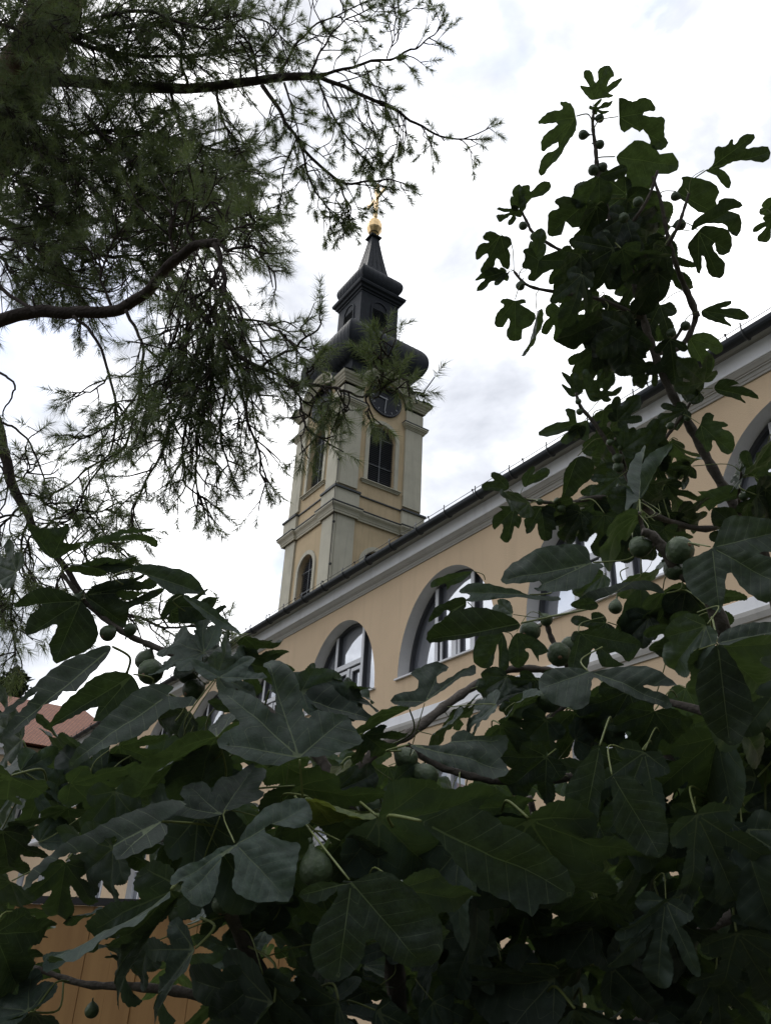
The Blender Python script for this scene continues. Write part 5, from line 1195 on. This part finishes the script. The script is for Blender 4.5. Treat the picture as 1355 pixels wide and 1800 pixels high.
# the dark depth of the bush: leaves behind the ones above
def inregion(x, y):
    if x < 0 or x > 1420: return y > 1440
    lim = [(0, 1330), (250, 1330), (420, 1300), (620, 1330), (740, 1340), (900, 1380), (1080, 1330), (1200, 1180), (1420, 1130)]
    for (x0, y0), (x1, y1) in zip(lim, lim[1:]):
        if x0 <= x <= x1: return y > y0 + (y1 - y0) * (x - x0) / (x1 - x0)
    return False
cnt = 0
while cnt < 820:
    x, y_ = rr.uniform(-120, 1480), rr.uniform(1150, 2150)
    if not inregion(x, y_): continue
    if cnt >= 560 and x > 880: continue
    if x > 930 and y_ > 1380 and rr.random() < .12: continue
    if 20 < x < 420 and 1470 < y_ < 1900 and rr.random() < .97: continue
    if x < 330 and 1390 < y_ < 1520 and rr.random() < .6: continue
    d = rr.uniform(1.1, 2.3) if cnt < 560 else rr.uniform(2.2, 3.0)
    a2 = math.radians(rr.gauss(90, 55)); L = .2 * F_PX / d * rr.uniform(.45, .9)
    P(x, y_, x + L * math.cos(a2), y_ + L * math.sin(a2), d, rr.uniform(-.05, .12), rr.uniform(-60, 60) * (1 if x < 850 else .3), rr.choice(['A', 'A2', 'A3', 'B', 'B2', 'D', 'D2', 'N', 'W2', 'C2']), rr.uniform(.9, 1.15), 0, None, False)
    cnt += 1
low.finish()

# ---- third, smaller fig behind, lower right, near the wall
back = FigPlant('fig_tree', 'small fig shrub in the shade behind the thick branches at lower right', at(1240, 2300, 3.6).xy.to_3d())
Bk = back.base
for bx in ((1150, 1380), (1260, 1330), (1340, 1290), (1060, 1500)):
    back.branch([Bk, at(bx[0] + 20, 1800, 3.6), at(bx[0] + 8, 1600, 3.6), at(bx[0], bx[1] + 60, 3.6), at(bx[0] - 5, bx[1], 3.6)], .014, .005)
cnt = 0
while cnt < 170:
    x, y_ = rr.uniform(960, 1420), rr.uniform(1300, 1850)
    if y_ < 1420 - (x - 1000) * .28: continue
    d = rr.uniform(3.1, 4.1); a2 = math.radians(rr.gauss(60, 75)); L = .17 * F_PX / d * rr.uniform(.7, 1.2)
    back.pl(x, y_, x + L * math.cos(a2), y_ + L * math.sin(a2), d, rr.uniform(-.05, .10), rr.uniform(-70, 70), rr.choice(LKEYS), 1.0, 0, None, True)
    cnt += 1
back.finish()
# ------------------------------------------------------------------ pine
pr = random.Random(2024); npr = np.random.default_rng(11)
pine = thing('pine_tree', 'old pine with reddish trunk and long drooping needle boughs hanging in from the left', 'pine tree', at(-520, 1900, 5.6).xy.to_3d())
class Limb:
    def __init__(self, name): self.name = name; self.wood = MB(); self.V = []; self.T = []; self.off = 0; self.hw = .0011
    def tuft(self, p, ax, n=46, ln=.055, shoot=.055, spread=(28, 70)):
        ax = ax.normalized(); u = ax.orthogonal().normalized(); w = ax.cross(u)
        A, U, W = np.array(ax), np.array(u), np.array(w)
        t = npr.random(n) ** .8; phi = npr.uniform(0, 2 * np.pi, n)
        th = np.radians(spread[1] + (spread[0] - spread[1]) * t + npr.normal(0, 9, n))
        dirs = A * np.cos(th)[:, None] + (U * np.cos(phi)[:, None] + W * np.sin(phi)[:, None]) * np.sin(th)[:, None]
        dirs[:, 2] -= .10
        L = ln * npr.uniform(.75, 1.15, n)
        b = np.array(p) + A * (t * shoot)[:, None]
        rv = npr.normal(size=(n, 3)); sd = np.cross(dirs, rv); sd /= np.linalg.norm(sd, axis=1)[:, None] + 1e-9
        hw = self.hw
        v = np.stack([b - sd * hw, b + sd * hw, b + dirs * L[:, None]], axis=1).reshape(-1, 3)
        self.V.append(v); self.T.append(np.arange(3 * n).reshape(-1, 3) + self.off); self.off += 3 * n
    def bough(self, pts, r0, r1, per=5, wob=.012, bark_n=7):
        c = catmull([p if isinstance(p, Vector) else at(*p) for p in pts], per)
        n = len(c)
        sd_ = pr.uniform(0, 99); k_ = wob * 2.2 / (1 + r0 * 40)
        c = [p + Vector([noise.noise(Vector((i * .37, sd_, 7.1 * q))) for q in range(3)]) * k_ * min(1, i * .4) for i, p in enumerate(c)]
        self.wood.tube(c, [r0 + (r1 - r0) * (i / (n - 1)) ** .8 for i in range(n)], bark_n)
        return c
    def dress(self, c, t0=.2, step=.055, lrange=(.10, .30), down=.25, tufts=2, n=46, ln=.055, outw=.75, sub=.5, fwd=.7):
        """side twigs with needle tufts along a bough"""
        acc = 0; total = sum((b - a).length for a, b in zip(c, c[1:])); run_ = 0
        for a, b in zip(c, c[1:]):
            seg = (b - a).length; run_ += seg; acc += seg
            if run_ / total < t0: continue
            while acc > step:
                acc -= step * pr.uniform(.6, 1.5)
                tan = (b - a).normalized()
                p = a.lerp(b, pr.random())
                side = Vector((pr.gauss(0, 1), pr.gauss(0, 1), pr.gauss(0, .7))); side -= tan * side.dot(tan)
                if side.length < .1: continue
                dr = (side.normalized() * outw + tan * fwd + Vector((0, 0, -down))).normalized()
                L = pr.uniform(*lrange) * (1.15 - .5 * run_ / total)
                self.twig(p, dr, L, down, tufts, n, ln, sub)
        tan = (c[-1] - c[-3]).normalized(); self.tuft(c[-1], tan, n + 14, ln)
        self.tuft(c[-2], tan, n, ln)
    def twig(self, p, dr, L, down, tufts, n, ln, sub):
        q = p + dr * L * .5 + Vector((pr.gauss(0, .02), pr.gauss(0, .02), pr.gauss(0, .015)))
        d2 = (dr + Vector((pr.gauss(0, .25), pr.gauss(0, .25), pr.gauss(0, .25) - down * .5 + .1))).normalized()
        e_ = q + d2 * L * .5
        self.wood.tube(catmull([p, q, e_], 3), [.0036, .0034, .0032, .003, .0028, .0025, .0022], 4)
        self.tuft(e_, d2, n, ln)
        for k in range(tufts - 1):
            f = pr.uniform(.35, .9); o = p.lerp(q, f * 2) if f < .5 else q.lerp(e_, f * 2 - 1)
            d3 = (d2 + Vector((pr.gauss(0, .6), pr.gauss(0, .6), pr.gauss(0, .5)))).normalized()
            l3 = pr.uniform(.03, .09); m = o + d3 * l3
            self.wood.tube([o, m], [.0024, .002], 4); self.tuft(m, d3, n, ln)
            if pr.random() < sub:
                d4 = (d3 + Vector((pr.gauss(0, .7), pr.gauss(0, .7), pr.gauss(0, .6)))).normalized(); m2 = o.lerp(m, .5) + d4 * l3
                self.wood.tube([o.lerp(m, .5), m2], [.002, .0018], 4); self.tuft(m2, d4, n, ln)
    def build(self):
        o = self.wood.build(self.name, M['bark'], pine)
        V = np.concatenate(self.V); T = np.concatenate(self.T)
        me = fast_mesh('needles', V, T, M['needle']); q = bpy.data.objects.new('needles', me); COL.objects.link(q); q.parent = o
        return o
tk = MB()
tpts = catmull([pine.location.copy(), at(-430, 1300, 5.5), at(-260, 800, 5.4), at(-110, 430, 5.3), at(-10, 230, 5.2), at(50, 120, 5.15), at(95, 20, 5.1), at(140, -120, 5.1), at(200, -420, 5.2)], 6)
tk.tube(tpts, [.24 - .13 * i / (len(tpts) - 1) for i in range(len(tpts))], 14); tk.build('trunk', M['bark_red'], pine)

def px(pts, d): return [(x, y, d) if not isinstance(d, tuple) else (x, y, d[0] + (d[1] - d[0]) * i / (len(pts) - 1)) for i, (x, y) in enumerate(pts)]
# upper bough that reaches over the spire
u = Limb('upper_bough'); u.hw = .0013
main = u.bough(px([(30, 150), (90, 140), (190, 150), (290, 156), (380, 152), (470, 138), (555, 133)], (5.1, 4.5)), .042, .020)
kw = dict(n=76, ln=.043)
for pts, d, r, dk in [
    ([(555, 133), (620, 118), (700, 98), (740, 78), (775, 48)], (4.5, 4.4), .010, dict(t0=.1, step=0.050, lrange=(.06, .17))),
    ([(555, 133), (620, 160), (690, 190), (740, 225), (795, 243), (842, 245)], (4.5, 4.3), .013, dict(t0=.1, step=0.043, lrange=(.08, .24), down=.5)),
    ([(461, 150), (492, 195), (525, 250), (588, 315), (636, 320), (680, 315), (715, 328)], (4.5, 4.2), .013, dict(t0=.1, step=0.047, lrange=(.07, .22), down=.35)),
    ([(500, 146), (515, 195), (526, 246)], (4.5, 4.4), .007, dict(t0=.2, step=0.043, lrange=(.08, .2))),
    ([(557, 135), (581, 202), (621, 258), (648, 285)], (4.5, 4.4), .007, dict(t0=.15, step=0.040, lrange=(.08, .22))),
    ([(490, 134), (520, 80), (560, 45), (640, 4)], (4.6, 4.7), .010, dict(t0=.1, step=0.043, lrange=(.08, .24), down=.1)),
    ([(545, 130), (570, 80), (600, 40), (640, 20)], (4.5, 4.6), .007, dict(t0=.1, step=0.043, lrange=(.08, .22), down=.1)),
    ([(452, 140), (442, 90), (405, 40), (380, 0)], (4.6, 4.7), .009, dict(t0=.1, step=0.032, lrange=(.1, .28), down=.1)),
    ([(527, 252), (548, 320), (572, 362), (604, 398)], (4.4, 4.3), .007, dict(t0=.2, step=0.032, lrange=(.06, .2))),
    ([(588, 316), (608, 350), (615, 395)], (4.35, 4.3), .006, dict(t0=.2, step=0.032, lrange=(.06, .17))),
    ([(520, 246), (500, 300), (495, 345)], (4.4, 4.4), .005, dict(t0=.2, step=0.043, lrange=(.06, .17))),
    ([(640, 170), (655, 220), (665, 275)], (4.4, 4.4), .005, dict(t0=.15, step=0.040, lrange=(.08, .18))),
    ([(700, 196), (700, 240), (690, 280)], (4.4, 4.4), .004, dict(t0=.2, step=0.047, lrange=(.06, .16))),
    ([(640, 112), (655, 150), (690, 160)], (4.45, 4.4), .004, dict(t0=.2, step=0.043, lrange=(.06, .16))),
    ([(680, 102), (690, 60), (700, 10)], (4.5, 4.6), .004, dict(t0=.2, step=0.050, lrange=(.06, .16))),
    ([(380, 155), (395, 220), (430, 280), (440, 330)], (4.7, 4.6), .009, dict(t0=.1, step=0.025, lrange=(.1, .3))),
    ([(300, 158), (320, 225), (380, 290), (420, 350)], (4.8, 4.7), .010, dict(t0=.1, step=0.022, lrange=(.1, .32))),
    ([(230, 155), (250, 210), (300, 290), (360, 340)], (4.8, 4.7), .010, dict(t0=.1, step=0.019, lrange=(.1, .34))),
    ([(160, 150), (200, 220), (240, 310), (290, 400)], (4.9, 4.7), .012, dict(t0=.1, step=0.019, lrange=(.12, .36))),
    ([(330, 150), (320, 100), (330, 50), (360, 0)], (4.8, 4.9), .010, dict(t0=.1, step=0.020, lrange=(.12, .32), down=.1)),
    ([(240, 150), (220, 100), (230, 50), (260, -10)], (4.9, 5.0), .010, dict(t0=.1, step=0.020, lrange=(.12, .34), down=.1)),
    ([(420, 148), (430, 110), (480, 60), (500, 20)], (4.6, 4.7), .007, dict(t0=.1, step=0.036, lrange=(.1, .26), down=.1)),
    ([(350, 40), (420, 30), (470, 40), (520, 90)], (4.9, 4.8), .008, dict(t0=.0, step=0.036, lrange=(.1, .26), down=.2)),
]: u.dress(u.bough(px(pts, d), r, .003), **{**kw, **dk})
u.dress(main, .15, .05, (.1, .3), .2, 2, 60, .045)
u.build()
# dense inner boughs round the trunk
c_ = Limb('inner_bough'); c_.hw = .001
for pts, d, r, st, dn in [
    ([(20, 180), (130, 240), (230, 320), (310, 380)], (5.1, 4.4), .024, .021, .2), ([(30, 160), (90, 280), (130, 380), (150, 470)], (5.1, 4.5), .022, .021, .2),
    ([(-20, 380), (40, 405), (90, 440), (130, 500), (150, 530)], (4.9, 4.3), .028, .024, .25), ([(60, 90), (160, 60), (280, 40), (400, 20)], (5.1, 4.9), .020, .024, .1),
    ([(80, 60), (190, 90), (300, 100), (420, 90)], (5.0, 4.8), .018, .026, .1), ([(-60, 260), (20, 300), (60, 360), (80, 430)], (4.8, 4.4), .018, .024, .2),
    ([(-40, 100), (0, 60), (30, 20), (50, -30)], (4.9, 4.9), .018, .028, 0), ([(-60, 120), (-20, 150), (20, 200), (40, 260)], (4.6, 4.5), .016, .026, .2),
    ([(230, 320), (290, 330), (350, 380), (390, 410)], (4.5, 4.2), .012, .024, .2), ([(130, 240), (220, 230), (320, 250), (400, 270)], (4.8, 4.6), .014, .024, .1),
    ([(-30, 420), (0, 450), (20, 480), (60, 500)], (4.3, 4.2), .012, .030, .2), ([(310, 380), (290, 430), (300, 480), (330, 520)], (4.4, 4.1), .010, .026, .3),
    ([(150, 460), (200, 450), (250, 460), (300, 500)], (4.4, 4.2), .010, .030, .3), ([(100, 10), (140, 60), (210, 100), (260, 150)], (5.0, 4.8), .012, .03, .2),
    ([(240, 310), (330, 300), (390, 330), (430, 390), (450, 400)], (4.4, 4.0), .010, .026, .2),
]: c_.dress(c_.bough(px(pts, d), r, .004), t0=.08, step=st * .45, lrange=(.12, .42), down=dn, n=56, ln=.058)
for pts, d, r in [([(-80, 60), (-20, 40), (40, 60), (90, 110), (120, 170)], (4.7, 4.3), .016), ([(-80, 200), (-20, 190), (40, 220), (100, 280), (140, 330)], (4.6, 4.2), .016),
    ([(-80, 320), (-10, 310), (60, 340), (110, 400)], (4.5, 4.2), .014), ([(-90, -20), (0, -10), (60, 10), (110, 60)], (4.7, 4.4), .014), ([(150, 200), (200, 260), (270, 300), (330, 300)], (4.6, 4.2), .012),
    ([(170, 300), (220, 350), (280, 380), (330, 440)], (4.4, 4.1), .012), ([(60, 260), (130, 300), (190, 370), (220, 430)], (4.4, 4.1), .012), ([(180, 30), (260, 20), (340, 50), (400, 50)], (4.7, 4.5), .012),
    ([(-60, 430), (-10, 420), (50, 430), (100, 470)], (4.2, 4.0), .012)]:
    c_.dress(c_.bough(px(pts, d), r, .004), t0=.05, step=.019, lrange=(.10, .36), down=.15, n=56, ln=.056)
c_.build()
# lower bough in front of the tower
l = Limb('lower_bough'); l.hw = .00095
main = l.bough(px([(-60, 600), (0, 566), (60, 549), (130, 550), (200, 546), (235, 530), (270, 500), (310, 455), (350, 430), (382, 428)], (3.9, 3.4)), .034, .018)
l.bough(px([(-20, 490), (30, 524), (62, 546)], (3.9, 3.7)), .010, .008)
for i in range(14):
    k = pr.randrange(4, len(main) - 14); a = main[k]; l.wood.tube([a, a + Vector((pr.gauss(0, .03), pr.gauss(0, .03), pr.uniform(-.05, .06)))], [.006, .003], 5)
lk = dict(n=56, ln=.050)
for pts, d, r, dk in [
    ([(382, 428), (400, 440), (440, 430), (470, 470), (500, 478)], (3.4, 3.2), .008, dict(t0=.2, step=0.040, lrange=(.05, .16), down=0)),
    ([(380, 430), (420, 400), (455, 395)], (3.4, 3.2), .006, dict(t0=.2, step=0.040, lrange=(.05, .14), down=-.2)),
    ([(378, 430), (392, 470), (392, 540), (386, 605)], (3.4, 3.1), .014, dict(t0=.1, step=0.040, lrange=(.1, .25), down=.4)),
    ([(386, 600), (430, 630), (480, 656), (512, 670)], (3.15, 3.0), .012, dict(t0=.12, step=0.056, lrange=(.04, .13), down=.1)),
    ([(512, 670), (572, 681), (600, 688), (643, 698), (672, 692)], (3.0, 2.8), .007, dict(t0=.05, step=0.062, lrange=(.03, .10), down=.7, ln=.045)),
    ([(455, 650), (500, 622), (535, 595), (568, 562)], (3.1, 2.9), .006, dict(t0=.15, step=0.067, lrange=(.03, .09), down=-.3, ln=.045)),
    ([(643, 698), (662, 680), (672, 650), (666, 600)], (2.85, 2.75), .005, dict(t0=.35, step=0.022, lrange=(.015, .035), down=-.6, ln=.042)),
    ([(643, 698), (690, 672), (712, 665), (728, 692)], (2.8, 2.75), .005, dict(t0=.2, step=0.036, lrange=(.02, .06), down=-.1, ln=.044)),
    ([(535, 675), (548, 650), (560, 632)], (2.95, 2.9), .005, dict(t0=.1, step=0.027, lrange=(.02, .07), down=.1, ln=.045)),
    ([(600, 688), (606, 710), (610, 735)], (2.9, 2.9), .003, dict(t0=.3, step=0.045, lrange=(.02, .05), down=.3, ln=.042)),
    ([(575, 682), (580, 705), (578, 735)], (2.9, 2.9), .003, dict(t0=.3, step=0.045, lrange=(.02, .05), down=.3, ln=.042)),
    ([(643, 698), (648, 715), (645, 735)], (2.85, 2.85), .003, dict(t0=.3, step=0.039, lrange=(.02, .05), down=.3, ln=.042)),
    ([(512, 672), (530, 710), (540, 750), (560, 780)], (3.0, 2.9), .005, dict(t0=.1, step=0.028, lrange=(.05, .15), down=.3)),
    ([(389, 606), (422, 680), (440, 760), (462, 830), (472, 872)], (3.2, 3.1), .008, dict(t0=.1, step=0.044, lrange=(.06, .2), down=.4)),
    ([(386, 600), (370, 680), (352, 740), (345, 820), (346, 902)], (3.15, 3.1), .008, dict(t0=.1, step=0.036, lrange=(.08, .22), down=.4)),
    ([(386, 560), (350, 650), (310, 730), (280, 800), (245, 870), (230, 915)], (3.2, 3.1), .009, dict(t0=.1, step=0.032, lrange=(.08, .24), down=.3)),
    ([(392, 500), (360, 580), (330, 660), (290, 720)], (3.3, 3.2), .008, dict(t0=.1, step=0.026, lrange=(.1, .26), down=.3)),
    ([(385, 470), (340, 560), (300, 640), (260, 700)], (3.35, 3.2), .008, dict(t0=.1, step=0.027, lrange=(.1, .26), down=.3)),
    ([(390, 560), (400, 660), (390, 760), (400, 830)], (3.2, 3.1), .007, dict(t0=.1, step=0.032, lrange=(.08, .24), down=.3)),
    ([(370, 640), (340, 700), (320, 790), (330, 850), (370, 880)], (3.15, 3.1), .006, dict(t0=.1, step=0.040, lrange=(.08, .2), down=.3)),
    ([(130, 556), (160, 590), (190, 660), (206, 730), (190, 795), (140, 838), (95, 865)], (3.7, 3.4), .008, dict(t0=.5, step=0.048, lrange=(.06, .16), down=.2)),
    ([(222, 545), (245, 590), (250, 650), (215, 730), (150, 770), (110, 765)], (3.6, 3.4), .008, dict(t0=.25, step=0.036, lrange=(.08, .2), down=.1)),
    ([(190, 660), (160, 690), (125, 690)], (3.55, 3.5), .004, dict(t0=.2, step=0.032, lrange=(.06, .15), down=.1)),
    ([(250, 640), (230, 760), (170, 830), (130, 905), (100, 925)], (3.4, 3.3), .006, dict(t0=.35, step=0.044, lrange=(.06, .18), down=.2)),
    ([(270, 500), (300, 520), (330, 540), (320, 600)], (3.5, 3.4), .006, dict(t0=.2, step=0.028, lrange=(.08, .22), down=.3)),
    ([(310, 455), (300, 400), (320, 350), (350, 330)], (3.6, 3.7), .008, dict(t0=.1, step=0.022, lrange=(.1, .28), down=0)),
    ([(200, 546), (180, 500), (190, 440), (220, 400)], (3.8, 3.9), .008, dict(t0=.2, step=0.029, lrange=(.1, .28), down=0)),
    ([(350, 430), (330, 400), (370, 360), (390, 400)], (3.5, 3.5), .007, dict(t0=.1, step=0.024, lrange=(.08, .24), down=0)),
    ([(420, 560), (470, 570), (500, 590), (530, 620)], (3.2, 3.0), .005, dict(t0=.2, step=0.048, lrange=(.05, .14), down=-.2)),
    ([(390, 540), (440, 600), (470, 640), (500, 700)], (3.25, 3.1), .005, dict(t0=.2, step=0.040, lrange=(.06, .18), down=.2)),
]: l.dress(l.bough(px(pts, d), r, .003), **{**lk, **dk})
# bare hanging twigs
for i in range(34):
    a = at(pr.uniform(330, 400), pr.uniform(430, 560), pr.uniform(3.2, 3.4)); b = at(pr.uniform(240, 470), pr.uniform(640, 860), pr.uniform(3.05, 3.3))
    mid = a.lerp(b, .5) + Vector((pr.gauss(0, .06), pr.gauss(0, .06), pr.uniform(-.05, .12)))
    l.dress(l.bough([a, mid, b], .004, .002, 5, .008, 4), .45, .11, (.04, .14), .3, 1, 40, .055)
l.build()
# lowest bough at the left edge
s_ = Limb('lowest_bough')
s_.bough(px([(-60, 640), (-15, 720), (6, 785), (22, 850), (45, 900), (68, 938), (110, 990), (150, 1045), (200, 1085)], (3.7, 3.2)), .030, .008)
for pts, d, r, dk in [
    ([(0, 655), (25, 672), (20, 700), (5, 730)], (3.6, 3.5), .006, dict(t0=2)), ([(0, 740), (35, 760), (60, 800), (80, 855)], (3.5, 3.4), .006, dict(t0=.9, step=0.075, lrange=(.04, .1))),
    ([(65, 935), (110, 908), (160, 895), (205, 900)], (3.4, 3.3), .005, dict(t0=.2, step=0.026, lrange=(.06, .16), down=.1)), ([(95, 970), (150, 950), (200, 955), (225, 975)], (3.4, 3.2), .005, dict(t0=.2, step=0.026, lrange=(.06, .16), down=.1)),
    ([(120, 1005), (160, 990), (200, 1010), (215, 1040)], (3.3, 3.2), .005, dict(t0=.1, step=0.022, lrange=(.06, .16), down=.1)), ([(50, 915), (30, 990), (20, 1060), (35, 1150)], (3.5, 3.3), .006, dict(t0=.1, step=0.022, lrange=(.08, .2), down=.2)),
    ([(40, 890), (0, 930), (-20, 1000), (5, 1080)], (3.5, 3.4), .006, dict(t0=.1, step=0.026, lrange=(.08, .2), down=.2)), ([(20, 850), (50, 830), (45, 790), (60, 800)], (3.5, 3.5), .004, dict(t0=.3, step=0.038, lrange=(.05, .14), down=0)),
    ([(150, 1045), (220, 1080), (290, 1100), (350, 1100), (385, 1105)], (3.2, 3.0), .007, dict(t0=.15, step=0.034, lrange=(.06, .16), down=-.1)), ([(30, 870), (60, 870), (90, 890), (120, 900)], (3.4, 3.4), .004, dict(t0=.2, step=0.034, lrange=(.05, .15), down=.1)),
    ([(0, 910), (30, 905), (55, 885)], (3.5, 3.5), .006, dict(t0=2)), ([(110, 990), (100, 1050), (110, 1090)], (3.3, 3.3), .005, dict(t0=.1, step=0.022, lrange=(.06, .18), down=.2)),
    ([(-30, 800), (10, 830), (10, 880), (-10, 930)], (3.6, 3.5), .005, dict(t0=.2, step=0.030, lrange=(.06, .16), down=.1)), ([(60, 935), (45, 960), (50, 1010), (70, 1050)], (3.4, 3.3), .005, dict(t0=.1, step=0.022, lrange=(.06, .18), down=.2)),
]: s_.dress(s_.bough(px(pts, d), r, .003), **{**dict(n=44, ln=.056), **dk})
s_.build()

# ------------------------------------------------------------------ far conifer behind the red roof
fb_ = at(15, 1240, 74); far = thing('pine_tree', 'dark distant conifer showing above the red tiled roof at left edge', 'pine tree', Vector((fb_.x, fb_.y, 0)))
tm = MB(); tm.tube([(fb_.x, fb_.y, 0), (fb_.x, fb_.y, fb_.z + 2.4)], [.35, .06], 8); tm.build('trunk', M['bark_red'], far)
n = 5200; z_ = npr.random(n); hgt = fb_.z + 3.0
zz = 3 + (hgt - 3) * z_; rad = (3.9 * (1 - z_) ** .7 + .5) * npr.uniform(.15, 1, n) ** .5 * (1 + .35 * np.sin(zz * 2.3)); an = npr.uniform(0, 6.283, n)
ctr = np.stack([fb_.x + rad * np.cos(an), fb_.y + rad * np.sin(an), zz], 1)
d1 = npr.normal(size=(n, 3)); d1 /= np.linalg.norm(d1, axis=1)[:, None]; d2 = npr.normal(size=(n, 3)) * .16
V = np.stack([ctr, ctr + d1 * .5 + d2, ctr + d1 * .5 - d2], 1).reshape(-1, 3)
me = fast_mesh('crown', V, np.arange(3 * n).reshape(-1, 3), M['far_green']); o = bpy.data.objects.new('crown', me); COL.objects.link(o); o.parent = far; o.matrix_parent_inverse = parent_inv(far)
